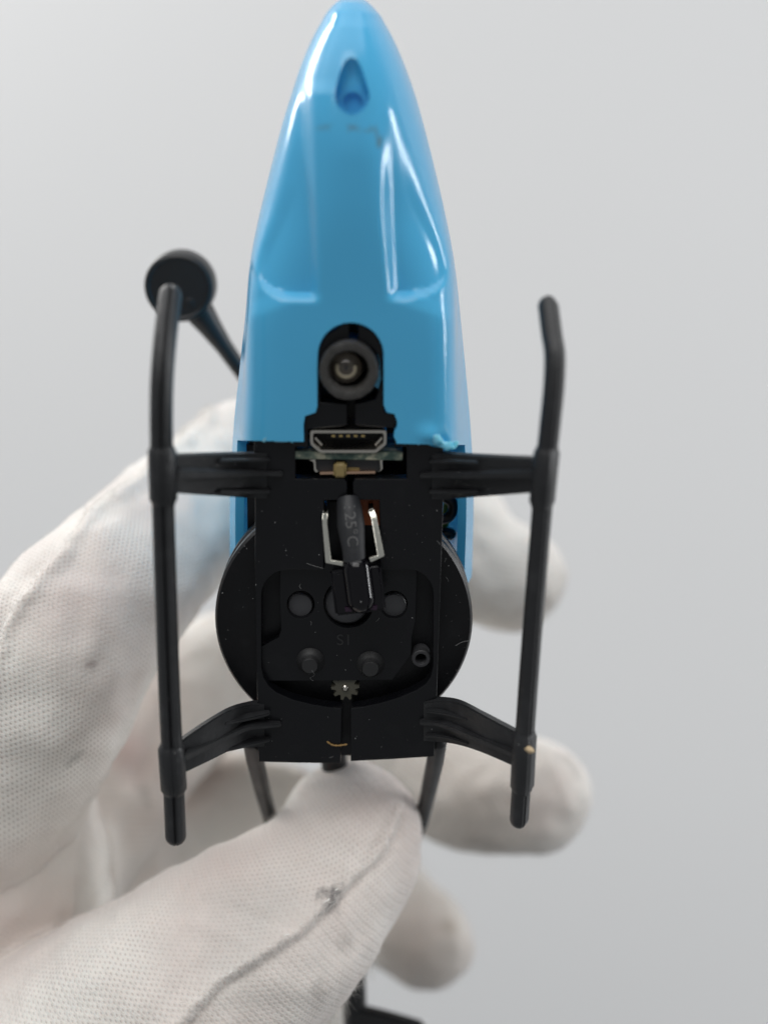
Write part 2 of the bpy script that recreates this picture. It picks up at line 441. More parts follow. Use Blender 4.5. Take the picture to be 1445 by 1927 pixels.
vco = H(660, 833, 1.8)*MM; vcut = vco.y; vno = (RL @ Vector((0, D, (CY-833)/K))).cross(Vector((1, 0, 0))).normalized(); vno = vno if vno.y > 0 else -vno; hcut = -6.4*MM
bmesh.ops.bisect_plane(bm, geom=bm.verts[:]+bm.edges[:]+bm.faces[:], plane_co=vco, plane_no=vno)
bmesh.ops.bisect_plane(bm, geom=[g for g in bm.verts[:]+bm.edges[:]+bm.faces[:]], plane_co=(0, 0, hcut), plane_no=(0, 0, 1))
bmesh.ops.delete(bm, geom=[f for f in bm.faces if (f.calc_center_median()-vco).dot(vno) < -1e-7 and f.calc_center_median().z > hcut+1e-7], context='FACES')
for v in bm.verts:                          # the cut edge is trimmed by hand
    if abs((v.co-vco).dot(vno)) < 2e-6 and v.co.z > -0.004:
        q = H(660, 833, 1.8); k = noise.noise(Vector((v.co.x*1500, 3.1, 0)))
        e = -0.00004*abs(k)
        for (x0, wd_, am) in ((830, 13, -0.0003), (851, 5, -0.0002)):
            e += am*math.exp(-((v.co.x/MM-H(x0, 833, 1.8).x)*K/wd_)**2)
        v.co.y += e
s_ = sum((f.normal.z for f in bm.faces if f.calc_center_median().z > 0.001))
if s_ < 0: bmesh.ops.reverse_faces(bm, faces=bm.faces[:])
bm.to_mesh(canopy.data); bm.free()
# cutters
def prism(loop, h0, h1):
    A = [H(x, y, 1.8) for x, y in loop]; n = len(A)
    vs = [Vector((p.x, p.y, h0)) for p in A]+[Vector((p.x, p.y, h1)) for p in A]
    fs = [tuple(range(n)), tuple(range(2*n-1, n-1, -1))]+[(i, (i+1) % n, n+(i+1) % n, n+i) for i in range(n)]
    return vs, fs
jit = lambda p, a=1.0: (p[0]+random.uniform(-a, a), p[1]+random.uniform(-a, a))
U_slot = [(572, 900), (572, 831), (571, 800), (574, 783), (594, 776), (597, 765), (597, 690), (598, 662)]+[
    (660+62*math.cos(math.radians(a)), 668+61*math.sin(math.radians(a))) for a in range(186, 356, 10)]+[
    (722, 665), (722, 762), (728, 776), (742, 779), (747, 792), (747, 803), (742, 812), (741, 822), (746, 832), (746, 900)]
rear = [(300, 1300), (300, 832), (470, 832), (500, 831), (520, 829), (572, 831), (660, 832), (746, 832), (790, 829), (815, 828), (835, 838), (852, 838), (1000, 838), (1000, 1300)]
TD = [(662, 108), (650, 114), (641, 132), (634, 155), (630, 178), (634, 196), (646, 209), (662, 215), (678, 210), (690, 197), (695, 180), (690, 157), (682, 132), (673, 114)]
TDs = [(p.x, p.y) for p in crom([(x, y, 0) for x, y in TD], 5, True)]
tdl = [H(x, y, surf_h(x, y)) for x, y in TDs]
nT = len(tdl)
cutT = ([Vector((p.x, p.y, p.z+4)) for p in tdl]+[Vector((p.x, p.y, p.z-2.5)) for p in tdl],
        [tuple(range(nT)), tuple(range(2*nT-1, nT-1, -1))]+[(i, (i+1) % nT, nT+(i+1) % nT, nT+i) for i in range(nT)])
cuts = [prism(U_slot, -7, 8), cutT]
canopy.modifiers.new('s', 'SOLIDIFY').thickness = 0.9*MM; canopy.modifiers['s'].offset = -1
tmp = []
for k, c_ in enumerate(cuts):
    t = obj('cut', *c_, 'blue'); tmp.append(t)
    md = canopy.modifiers.new('b%d' % k, 'BOOLEAN'); md.object = t; md.operation = 'DIFFERENCE'; md.solver = 'EXACT'
dg = bpy.context.evaluated_depsgraph_get(); dg.update()
me = bpy.data.meshes.new_from_object(canopy.evaluated_get(dg))
canopy.modifiers.clear(); canopy.data = me; me.name = 'canopy'
for t in tmp: bpy.data.objects.remove(t)
me.materials.clear(); me.materials.append(M['blue'])
me.shade_smooth(); me.set_sharp_from_angle(angle=math.radians(38))
canopy.parent = heli
canopy['label'] = 'glossy blue nose canopy with a slot in its underside'
m, nt, b = mat('chipped_plastic')
b.inputs['Base Color'].default_value = (0.20, 0.58, 0.80, 1); b.inputs['Roughness'].default_value = 0.25
b.inputs['Subsurface Weight'].default_value = 0.5; b.inputs['Subsurface Scale'].default_value = 0.002; b.inputs['Subsurface Radius'].default_value = (0.4, 0.8, 1)
M['chip'] = m
for (pp, rr, sd_) in (([(786, 827), (800, 823), (816, 824), (828, 832), (838, 839), (852, 841), (856, 832)], [0.35, 0.62, 0.6, 0.45, 0.3, 0.28, 0.15], 1.0),
                      ([(498, 828), (506, 823), (520, 826), (536, 825), (548, 829)], [0.12, 0.26, 0.2, 0.26, 0.12], 4.0)):
    cp = crom([H(x, y, 1.38) for x, y in pp], 8)
    rd = np.interp(np.linspace(0, 1, len(cp)), np.linspace(0, 1, len(rr)), rr)
    v_, f_ = tube(cp, list(rd), 16, True)
    v_ = [p+Vector((noise.noise(p*1.7+Vector((sd_, 0, 0))), noise.noise(p*1.7+Vector((0, sd_, 3))), noise.noise(p*2.1+Vector((7, 0, sd_)))))*0.3 for p in v_]
    obj('chipped_edge', v_, f_, 'chip', canopy, True)
# screw well: ramp walls running down to a round floor
fl = H(662, 186, 0); cen = H(664, 190, -1.0)
ring0 = [Vector((p.x, p.y, p.z+0.02)) for p in tdl]
ring1 = []
for p in tdl:
    d = Vector((p.x-cen.x, p.y-cen.y, 0)); a = math.atan2(d.y, d.x)
    ring1.append(Vector((cen.x+1.45*math.cos(a), cen.y-0.15+1.35*math.sin(a), -1.3)))
ring2 = [Vector((cen.x+(q.x-cen.x)*0.62, cen.y+(q.y-cen.y)*0.62, -1.3)) for q in ring1]
ring3 = [Vector((q.x, q.y, -1.9)) for q in ring2]
vsw = []; nseg = 10
for k in range(nseg+1):
    t = k/nseg
    for a, b_ in zip(ring0, ring1): vsw.append(a.lerp(b_, t)+Vector((0, 0, -0.35*math.sin(math.pi*t))))
vsw += ring2+ring3
fsw = []
for k in range(nseg+2):
    for i in range(nT):
        j = (i+1) % nT; fsw.append((k*nT+i, k*nT+j, (k+1)*nT+j, (k+1)*nT+i))
fsw.append(tuple((nseg+2)*nT+i for i in range(nT)))
well = obj('screw_well', vsw, fsw, 'blue', canopy, True, 50)

# ---------------- chassis: two black halves that meet at a slit
def open_left():   # left rim of the big opening, from top centre down to the slit
    return [(640, 1072), (560, 1072)]+[(541-49*math.sin(math.radians(a)) + 0, 1121-49*math.cos(math.radians(a))) for a in range(0, 91, 15)]+[
        (492, 1200), (492, 1255), (496, 1274), (506, 1291), (522, 1304), (552, 1317), (589, 1326), (620, 1331), (643, 1333)]
def open_right():
    return [(664, 1072), (762, 1072)]+[(770+45*math.sin(math.radians(a)), 1117-45*math.cos(math.radians(a))) for a in range(0, 91, 15)]+[
        (815, 1200), (815, 1253), (810, 1274), (800, 1288), (783, 1299), (750, 1313), (716, 1323), (685, 1330), (660, 1333)]
left = [(648, 608), (612, 630), (596, 660), (594, 775), (568, 780), (568, 800), (480, 800), (478, 838), (478, 850), (480, 940), (480, 1060), (482, 1180), (484, 1300), (487, 1434), (560, 1436), (641, 1437), (643, 1333)]
left += open_left()[::-1][1:-2]+[(610, 1072), (610, 941), (653, 941), (653, 908), (648, 901), (556, 901), (556, 841), (580, 841), (580, 808), (640, 803), (653, 800), (653, 760), (603, 757), (601, 720), (601, 690), (640, 645), (657, 640), (657, 608)]
right = [(674, 608), (705, 625), (720, 650), (724, 775), (748, 780), (750, 800), (832, 800), (834, 850), (834, 940), (830, 1060), (826, 1180), (822, 1300), (817, 1424), (740, 1429), (660, 1433), (660, 1333)]
right += open_right()[::-1][1:-2]+[(714, 1072), (714, 941), (664, 941), (664, 908), (668, 901), (765, 901), (765, 841), (742, 841), (742, 806), (690, 803), (668, 800), (668, 760), (706, 752), (712, 735), (721, 700), (712, 668), (695, 652), (674, 646)]
chl = plate('chassis_half', [left], 0.6, 1.6, 'black', heli, 0.1)
chr_ = plate('chassis_half', [right], 0.6, 1.6, 'black', heli, 0.1)
# black blocks added behind the plate so its gaps and slit stay dark
for bx in (box(H(656, 700, -10), 8, 14, 12), box(H(655, 860, -14), 13, 9, 8), box(H(650, 1372, -4.2), 9, 4.2, 4.5), box(H(505, 915, -7.5), 4.2, 10, 2.5)):
    bevel(obj('dark_filler', *bx, 'black', heli), 0.3)
# main gears
gc = H(647, 1170, -2.0)
R = 13.2
def gear_disc(hz, name='main_gear'):
    prof = [(1.0, hz-1.6), (R-0.5, hz-1.6), (R, hz-1.3), (R, hz-0.35), (R-0.25, hz), (2.3, hz), (1.0, hz)]
    return obj(name, *capped(lathe(gc, prof, 96), 96), 'gear', heli, True, 30)
gear_disc(-1.9); gear_disc(-4.4)
# rims that stand between plate and gear
# motor mount plate inside the opening
mp_out = [(527, 1072), (526, 1130), (529, 1185), (524, 1200), (500, 1212), (492, 1216), (488, 1282), (560, 1282), (738, 1280), (774, 1232), (775, 1200), (782, 1168), (785, 1074), (760, 1060), (540, 1060)]
gp = plate('gear_plate', [mp_out, circ(566, 1138, 26)[::-1], circ(741, 1138, 26)[::-1], circ(656, 1135, 47)[::-1]], -0.35, 0.8, 'black', heli, 0.08)
for (x, y) in ((584, 1246), (697, 1252)):
    c = H(x, y, 0)
    pr = [(1.45, -0.4), (1.4, -0.15), (1.05, 0.15), (0.85, 0.45), (0.82, 0.95), (0.76, 1.02)]
    obj('pin', *capped(lathe(c, pr, 32), 32), 'darkgrey', gp, True, 40)
tx = text('moulded_marking', 'S1', 1.7, 'darkgrey', gp, H(648, 1205, -0.3), math.radians(1), -0.33, ext=0.05)
# grey bosses seen through the holes
for (x, y, r) in ((566, 1136, 24), (741, 1136, 24), (652, 1133, 42)):
    c = H(x, y, -1.6)
    obj('boss', *capped(lathe(c, [(r/K*0.98, -1.85), (r/K*0.98, -1.25), (r/K*0.9, -1.1)], 32), 32), 'bossgrey', gp, True, 30)
# pinion and its shaft
c = H(650, 1289, -1.3); vs = []; n = 10
for hz in (-1.7, -0.7):
    for k in range(n*4):
        a = 2*math.pi*k/(n*4); r = 1.45 if (k % 4) in (0, 1) else 1.02
        vs.append(Vector((c.x+r*math.cos(a), c.y+r*math.sin(a), hz)))
m_ = n*4
pin = obj('pinion_gear', vs, [tuple(range(m_)), tuple(range(2*m_-1, m_-1, -1))]+[(i, (i+1) % m_, m_+(i+1) % m_, m_+i) for i in range(m_)], 'ivory', heli)
obj('shaft', *capped(lathe(c, [(0.34, -1.0), (0.34, -0.5), (0.2, -0.35)], 20), 20), 'steel', pin, True, 40)
# tube in the corner of the opening
a0, a1 = H(797, 1233, 0.0), H(775, 1247, -1.5)
obj('spacer_tube', *lathe(H(792, 1238, -0.3), [(0.95, -1.8), (0.95, -0.1), (0.86, 0.0), (0.62, 0.0), (0.55, -0.1), (0.55, -1.8)], 32), 'greyplastic', heli, True, 40)

# ---------------- headlamp tube
c = H(656, 699, 2.4)
M['tube'] = plastic('lamp_tube_plastic', (0.045, 0.043, 0.040), 0.5, 0.5, 1500, 0.2)
lt = obj('lamp_tube', *lathe(c, [(2.55, -4.5), (2.75, 0.8), (2.78, 2.1), (2.68, 2.35), (2.3, 2.42), (1.95, 2.3), (1.82, 2.05), (1.78, -3.5), (0.0, -3.6)], 64), 'tube', heli, True, 40)
bm = bmesh.new(); bm.from_mesh(lt.data)
for v in bm.verts:
    k = noise.noise(v.co*2600)
    if v.co.z > 0.0018: v.co += Vector((v.co.x-c.x*MM, v.co.y-c.y*MM, 0)).normalized()*k*0.00009; v.co.z += k*0.00006
bm.to_mesh(lt.data); bm.free()
c2 = H(652, 689, 0.0); LZ = 1.35
obj('led_lens', *lathe(c2+Vector((0, 0, 0)), [(1.5, -2.4), (1.5, -0.9+LZ)]+[(1.5*math.cos(t), -0.9+LZ+1.3*math.sin(t)) for t in np.linspace(0.1, 1.5, 12)]+[(0.01, 0.4+LZ)], 40), 'lens', lt, True)
obj('led_base', *capped(lathe(c2, [(1.42, -1.4+LZ), (1.42, -0.75+LZ)], 32), 32), 'ledbase', lt, True, 40)
ua = [c2+Vector((0.78*math.cos(math.radians(a)), 0.72*math.sin(math.radians(a)), -0.35+LZ)) for a in range(165, 376, 12)]
obj('led_frame', *tube(ua, [0.2]*len(ua), 12, True), 'cream', lt, True)
obj('led_die', *box(c2+Vector((0, 0.02, -0.6+LZ)), 0.3, 0.3, 0.3), 'tube', lt)
arc = []; prf = [(2.85, -3.5), (2.85, 0.0), (3.9, 0.0), (3.9, -3.5)]  # added blue arc so the crescent gap beside the tube looks lit
for k in range(17):
    a = math.radians(-38+6.5*k)
    arc += [Vector((c.x+r*math.cos(a), c.y+r*math.sin(a), hz)) for r, hz in prf]
bevel(obj('lit_crescent', arc, [(4*k+j, 4*k+(j+1) % 4, 4*k+4+(j+1) % 4, 4*k+4+j) for k in range(16) for j in range(4)]+[(0, 1, 2, 3), (64, 65, 66, 67)], 'blue', canopy), 0.1, 2)
# ---------------- micro usb socket
def ring_prism(outer, inner, h0, h1):
    n = len(outer); vs = []
    for hz, lp_ in ((h1, outer), (h1, inner), (h0, inner), (h0, outer)):
        vs += [Vector((p.x, p.y, hz)) for p in lp_]
    fs = []
    for j in range(4):
        j2 = (j+1) % 4
        for i in range(n):
            i2 = (i+1) % n; fs.append((j*n+i, j*n+i2, j2*n+i2, j2*n+i))
    return vs, fs
def rounded(pts, r, n=4):
    out = []; m_ = len(pts)
    for i in range(m_):
        p = Vector((*pts[i], 0)); a = Vector((*pts[i-1], 0)); b_ = Vector((*pts[(i+1) % m_], 0))
        da, db = (a-p).normalized(), (b_-p).normalized()
        for k in range(n+1):
            t = k/n; q = (p+da*r)*(1-t)**2+p*2*t*(1-t)+(p+db*r)*t*t
            out.append((q.x, q.y))
    return out
usb_o = rounded([(584, 810), (727, 810), (727, 836), (708, 852), (602, 852), (584, 836)], 5)
usb_i = rounded([(589, 815), (722, 815), (722, 834), (706, 847), (604, 847), (589, 834)], 4)
HU = 0.9
usb = obj('usb_port', *ring_prism([H(*p, HU) for p in usb_o], [H(*p, HU) for p in usb_i], -4.0, HU), 'steel', heli, True, 40)
back = [H(*p, HU) for p in usb_o]; nb = len(back)
obj('port_back', [Vector((p.x*1, p.y, -3.0)) for p in back], [tuple(range(nb))], 'black', usb)
ton = obj('tongue', *box(H(655, 823, HU)+Vector((0, 0, -1.9)), 3.4, 0.5, 2.6), 'black', usb)
for k in range(5):
    obj('contact', *box(H(627+14*k, 823, HU)+Vector((0, 0, -0.55)), 0.34, 0.2, 0.1), 'gold', usb)
for sx in (-1, 1):
    x0, x1 = (594, 607) if sx < 0 else (718, 705)
    obj('spring', *strip([H(x0, 822, HU-0.9), H(x1, 836, HU-0.9)], [H(x0+2*sx, 826, HU-0.9), H(x1+2*sx, 840, HU-0.9)], 0.3, 1), 'steel', usb)
# circuit board
pcb = bevel(obj('circuit_board', *box((H(558, 858, 0.4)+H(755, 856, 0.4))/2+Vector((0, 0, -3.6)), 10.35, 0.78, 7.6, math.radians(0.4)), 'board', heli), 0.06)
# power switch
sw_o = rounded([(590, 865), (718, 865), (717, 880), (711, 888), (598, 888), (591, 880)], 3)
sw = plate('power_switch', [sw_o], -0.3, 2.5, 'greyplastic', heli, 0.08)
sw.name = 'power_switch'
obj('shell_edge', *strip([H(602, 888, 0.1), H(706, 886.5, 0.1)], [H(602, 893, 0.1), H(706, 891, 0.1)], 2.2, 1), 'copper', sw)
for (x, sx) in ((590, -1), (715, 1)):
    obj('shell_edge', *strip([H(x-10*(sx > 0)*0-8*(sx < 0), 866, 0.05), H(x, 870, 0.05), H(x+1, 884, 0.05), H(x+5-10*(sx > 0), 889, 0.05)], [H(x+2+8*(sx > 0), 864, 0.05), H(x+4, 868, 0.05), H(x+5, 882, 0.05), H(x+9-10*(sx > 0), 887, 0.05)], 1.8, 2), 'steel', sw)
bevel(obj('slider', *strip([H(628, 873, 1.0), H(652, 873, 1.0)], [H(627, 900, 1.0), H(652, 900, 1.0)], 2.0, 1), 'yellow', sw), 0.22, 3)
bevel(obj('slot', *box(H(665, 884, -0.25), 1.2, 0.5, 0.14), 'yellow', sw), 0.05)
# a strip of orange tape and dark red wire inside
obj('battery_tape', *box(H(698, 955, -2.0), 2.2, 3.2, 1.5), 'orange', heli)

# ---------------- infrared receiver hanging on its leads
ir0, ir1 = H(669, 1068, 2.6), H(680, 1153, 3.2)
ax = (ir1-ir0).normalized(); side = Vector((0, 0, 1)).cross(ax).normalized()
if side.x < 0: side = -side
upn = ax.cross(side); upn = upn if upn.z > 0 else -upn
body = []
for t in (0.0, 1.0):
    c = ir0.lerp(ir1, t)
    for (s, hgt) in ((-2.55, -0.9), (2.45, -0.9), (2.45, 0.35), (-2.55, 0.35)): body.append(c+side*s+upn*hgt)
ir = bevel(obj('infrared_receiver', body, [(0, 1, 2, 3), (4, 5, 6, 7), (0, 1, 5, 4), (1, 2, 6, 5), (2, 3, 7, 6), (3, 0, 4, 7)], 'gloss', heli), 0.25, 3)
path = [ir0.lerp(ir1, t)+upn*0.3+side*(0.12) for t in (0.02, 0.3, 0.6, 0.68)]
obj('dome', *tube(path, [1.42]*4, 32, True), 'gloss', ir, True)
for (x, y) in ((656, 1146), (703, 1143)):
    obj('lens_facet', *strip([H(x-7, y-3, 3.68), H(x+7, y-3, 3.68)], [H(x-6, y+5, 3.68), H(x+6, y+5, 3.68)], 0.15, 1), 'purple', ir)
def wire(name, pts, wd, material, parent, th=0.5):
    P_ = [H(*p) for p in pts]; vs, fs = [], []
    for i, p in enumerate(P_):
        t = (P_[min(i+1, len(P_)-1)]-P_[max(i-1, 0)]); t.z = 0; t.normalize(); s = Vector((-t.y, t.x, 0))*wd/2
        k = 1.0
        if 0 < i < len(P_)-1:
            a = (P_[i]-P_[i-1]).to_2d().normalized(); b_ = (P_[i+1]-P_[i]).to_2d().normalized(); k = 1/max(0.6, math.cos(a.angle(b_)/2))
        vs += [p+s*k, p-s*k, p-s*k-Vector((0, 0, th)), p+s*k-Vector((0, 0, th))]
    for i in range(len(P_)-1):
        for j in range(4):
            j2 = (j+1) % 4; fs.append((i*4+j, i*4+j2, (i+1)*4+j2, (i+1)*4+j))
    fs += [(0, 1, 2, 3), tuple((len(P_)-1)*4+j for j in range(4))]
    return bevel(obj(name, vs, fs, material, parent), 0.08, 2, 25)
wire('lead', [(611, 940, -1.5), (612, 966, 1.2), (611, 984, 1.5), (618, 1057, 2.9), (645, 1061, 3.0)], 0.46, 'lead', ir, 0.35)
wire('lead', [(697, 944, -0.6), (698, 960, 1.0), (703, 972, 1.4), (717, 1046, 2.9), (696, 1054, 3.0)], 0.5, 'lead', ir)
wire('lead', [(669, 1035, 2.6), (668, 1064, 2.6)], 0.4, 'lead', ir)
# heat shrink sleeve with its print
sp_ = crom([H(655, 938, 0.2), H(658, 965, 1.0), H(661, 995, 1.7), H(665, 1030, 2.4), (H(667, 1056, 2.75))], 8)
sr = np.interp(np.linspace(0, 1, len(sp_)), [0, 0.2, 0.45, 0.75, 1], [1.08, 1.25, 1.36, 1.14, 1.08])
sv = obj('heat_shrink_sleeve', *tube(sp_, list(sr), 32, False, flat=1.0), 'sleeve', heli, True, 50)
vv, ff = tube(sp_, list(sr), 32, False)
bvs = BVHTree.FromPolygons([v for v in vv], ff)
tm = text('printed_temperature', '125\u00b0C', 1.5, 'print', sv, Vector((0, 0, 0)), 0, 0, ext=0.0)
# lay the print on the sleeve, reading downwards
me = tm.data; bm = bmesh.new(); bm.from_mesh(me)
bmesh.ops.subdivide_edges(bm, edges=bm.edges[:], cuts=1)
bmesh.ops.triangulate(bm, faces=bm.faces[:])
oc = H(661, 972, 0); dirv = (H(666, 1020, 0)-H(657, 945, 0)).normalized(); perp = Vector((-dirv.y, dirv.x, 0))
for v in bm.verts:
    q = v.co/MM
    p = oc+dirv*q.x+perp*q.y
    r_ = bvs.ray_cast(Vector((p.x, p.y, 20)), Vector((0, 0, -1)))
    z = r_[0].z+0.02 if r_[0] else 1.0
    v.co = Vector((p.x, p.y, z))*MM
bm.to_mesh(me); bm.free()

# ---------------- landing skids
def skid_prof(seam, depth=0.26, flat_at=None):
    def f(a):
        d = (a-seam+math.pi) % (2*math.pi)-math.pi
        r = 1.0-depth*math.exp(-(d/0.12)**2)+0.05*math.exp(-((abs(d)-0.28)/0.1)**2)
        if flat_at is not None:
            e = math.cos(a-flat_at)
            if e > 0: r = min(r, 0.80/max(e, 0.2))
        return r
    return f
def skid(pts, rad, collars, seam, fa=None):
    path = crom([H(*p) for p in pts], 10)
    o = obj('landing_skid', *tube(path, [rad]*len(path), 40, True, skid_prof(seam, 0.26, fa), (1, 0, 0)), 'skid', heli, True, 45)
    for cpts in collars:
        cp = [H(*p) for p in cpts]; cp = [cp[0].lerp(cp[1], t) for t in (0, 0.05, 0.09, 0.5, 0.91, 0.95, 1)]
        r2 = rad*1.24
        obj('collar', *tube(cp, [rad*1.02, rad*1.1, r2, r2, r2, rad*1.1, rad*1.02], 40, False, skid_prof(seam, 0.12, fa), (1, 0, 0)), 'skid', o, True, 45)
    return o
HK = 10.0
skl = skid([(321, 556, 4.5), (311, 640, 7.6), (305, 720, 9.4), (304, 800, HK), (306, 900, HK), (312, 1100, HK), (319, 1300, HK), (326, 1450, HK), (331, 1572, HK)],
           1.02, [[(305, 838, HK), (308, 949, HK)], [(322, 1400, HK), (328, 1492, HK)]], math.radians(80))
skr = skid([(1032, 576, 6.0), (1038, 625, 7.6), (1044, 668, 8.9), (1042, 730, 9.7), (1035, 800, HK), (1025, 900, HK), (1010, 1080, HK), (996, 1260, HK), (985, 1420, HK), (977, 1541, HK)],
           0.95, [[(1030, 841, HK), (1019, 955, HK)], [(988, 1376, HK), (982, 1490, HK)]], math.radians(66), math.radians(28))
def edge(pts, dh=0.0): return [H(x, y, h+dh) for x, y, h in pts]
def strut(parent, A, B, ribs, th=1.3):
    bevel(obj('strut', *strip(edge(A), edge(B), th), 'skid', parent), 0.14, 2)
    for ra, rb_ in ribs:
        bevel(obj('rib', *strip(edge(ra), edge(rb_), 1.5), 'skid', parent), 0.1, 2)
# front left
strut(skl, [(505, 853, 0.7), (470, 855, 1.4), (420, 856, 4.2), (322, 859, 9.3)], [(505, 939, 0.7), (470, 938, 1.4), (420, 935, 4.2), (322, 929, 9.3)],
      [([(508, 865, 1.3), (470, 866, 2.4), (414, 866, 5.2)], [(508, 869, 1.3), (470, 871, 2.4), (414, 872, 5.2)]),
       ([(532, 889, 1.2), (500, 891, 1.8), (440, 889, 4.6), (334, 886, 9.9)], [(532, 898, 1.2), (500, 897, 1.8), (440, 899, 4.6), (334, 902, 9.9)]),
       ([(508, 923, 1.3), (470, 923, 2.4), (414, 923, 5.2)], [(508, 930, 1.3), (470, 930, 2.4), (414, 930, 5.2)])])
# rear left
strut(skl, [(500, 1326, 0.7), (470, 1328, 1.4), (430, 1339, 4.2), (385, 1365, 7.0), (334, 1400, 9.3)], [(500, 1406, 0.7), (470, 1408, 1.4), (440, 1412, 3.8), (395, 1433, 6.8), (338, 1460, 9.3)],
      [([(508, 1342, 1.3), (475, 1350, 2.4), (424, 1362, 4.9)], [(508, 1347, 1.3), (475, 1356, 2.4), (424, 1366, 4.9)]),
       ([(529, 1362, 1.2), (500, 1365, 1.8), (465, 1367, 3.0), (420, 1387, 5.4), (348, 1420, 9.8)], [(529, 1369, 1.2), (500, 1372, 1.8), (465, 1377, 3.0), (420, 1399, 5.4), (348, 1434, 9.8)]),
       ([(508, 1392, 1.3), (475, 1399, 2.4), (424, 1411, 4.9)], [(508, 1397, 1.3), (475, 1405, 2.4), (424, 1417, 4.9)])])
# front right
strut(skr, [(810, 853, 0.7), (845, 855, 1.4), (900, 859, 4.2), (1012, 864, 9.3)], [(810, 941, 0.7), (845, 940, 1.4), (900, 936, 4.2), (1008, 928, 9.3)],
      [([(808, 868, 1.3), (845, 868, 2.4), (900, 870, 5.0)], [(808, 873, 1.3), (845, 873, 2.4), (900, 876, 5.0)]),
       ([(790, 893, 1.2), (815, 893, 1.8), (880, 892, 4.6), (1003, 888, 9.8)], [(790, 901, 1.2), (815, 901, 1.8), (880, 902, 4.6), (1003, 901, 9.8)]),
       ([(808, 924, 1.3), (845, 924, 2.4), (900, 924, 5.0)], [(808, 931, 1.3), (845, 931, 2.4), (900, 931, 5.0)])])
# rear right
strut(skr, [(795, 1322, 0.7), (830, 1320, 1.6), (868, 1326, 4.2), (915, 1350, 7.0), (976, 1382, 9.3)], [(795, 1396, 0.7), (830, 1398, 1.6), (868, 1405, 4.0), (915, 1421, 6.8), (972, 1446, 9.3)],
      [([(800, 1338, 1.3), (835, 1342, 2.6), (880, 1353, 5.0)], [(800, 1342, 1.3), (835, 1347, 2.6), (880, 1358, 5.0)]),
       ([(790, 1358, 1.2), (825, 1360, 2.2), (870, 1376, 5.0), (965, 1416, 9.8)], [(790, 1366, 1.2), (825, 1369, 2.2), (870, 1387, 5.0), (965, 1428, 9.8)]),
       ([(800, 1384, 1.3), (835, 1386, 2.6), (880, 1398, 5.0)], [(800, 1389, 1.3), (835, 1391, 2.6), (880, 1404, 5.0)])])

# ---------------- rotor mast, flybar, tail
mast = obj('rotor_mast', *tube([Vector((gc.x, gc.y, -6)), Vector((gc.x, gc.y, -40))], [1.2, 1.2], 24, True), 'tip', heli, True, 40)
obj('rotor_hub', *capped(lathe(gc, [(1.6, -30), (2.8, -31), (2.8, -36), (1.6, -37)], 32), 32), 'tip', mast, True, 40)
fw = H(341, 537, -30); hub = Vector((gc.x, gc.y, -32.5))
rod = obj('flybar', *tube([fw.lerp(hub, t) for t in (0.06, 0.17, 0.24, 0.34, 1.0)], [2.0, 1.35, 1.05, 0.95, 0.95], 24, True), 'tip', heli, True, 40)
obj('flybar_weight', *capped(lathe(fw, [(3.4, -32.2), (3.95, -31.8), (4.05, -31.2), (4.05, -28.8), (3.9, -28.3), (3.5, -28.1), (3.3, -28.3), (0.4, -28.3)], 48), 48), 'tip', rod, True, 35)
link = H(424, 1005, -26)
bevel(obj('rotor_link', *box(link, 3.6, 1.7, 1.7), 'tip', heli), 0.35, 2)
ax0 = Vector((gc.x, gc.y, -28))
obj('blade_grip', *tube([link, ax0], [0.7, 0.9], 16, True), 'tip', heli, True, 40)
# wires on the right, inside the canopy side
wp = crom([H(835, 935, -9), H(850, 945, -9), H(851, 962, -9), H(843, 974, -9), H(828, 978, -9)], 6)
obj('wire', *tube(wp, [0.55]*len(wp), 14, True), 'tip', heli, True)
wp = crom([H(842, 950, -12), H(838, 975, -12), H(830, 1010, -12)], 6)
obj('wire', *tube(wp, [0.5]*len(wp), 14, True), 'green', heli, True)
obj('motor_cap', *tube([H(846, 1005, -11), H(825, 1005, -11)], [0.7, 0.7], 16, True), 'tip', heli, True)
# tail boom, braces, fin
tb = [H(626, 1400, -12), H(640, 1560, -13), H(660, 1760, -14), H(672, 1990, -15)]
obj('tail_boom', *tube(crom(tb, 6), [1.5]*19, 24, True), 'tip', heli, True, 40)
for A_ in ([(474, 1396, -1.0), (479, 1425, -3.0), (495, 1490, -9), (512, 1550, -13), (640, 1790, -14)], [(824, 1396, -1.0), (819, 1430, -3.0), (806, 1490, -9), (792, 1550, -13), (668, 1790, -14)]):
    pa = [H(*q) for q in A_]
    ob = obj('tail_brace', *tube(pa, [0.95, 0.95, 0.9, 0.85, 0.8], 20, True), 'tip', heli, True, 40)
tf = obj('tail_fin', *merge(strip([H(660, 1800, -15), H(648, 1990, -15)], [H(680, 1800, -15), H(674, 1990, -15)], 9, 2)), 'tip', heli)
bevel(tf, 0.3, 2)
bevel(obj('tail_plane', *strip([H(660, 1898, -13), H(720, 1911, -13), H(800, 1934, -13)], [H(660, 1960, -13), H(720, 1970, -13), H(800, 1985, -13)], 1.6, 3), 'tip', heli), 0.4, 2)

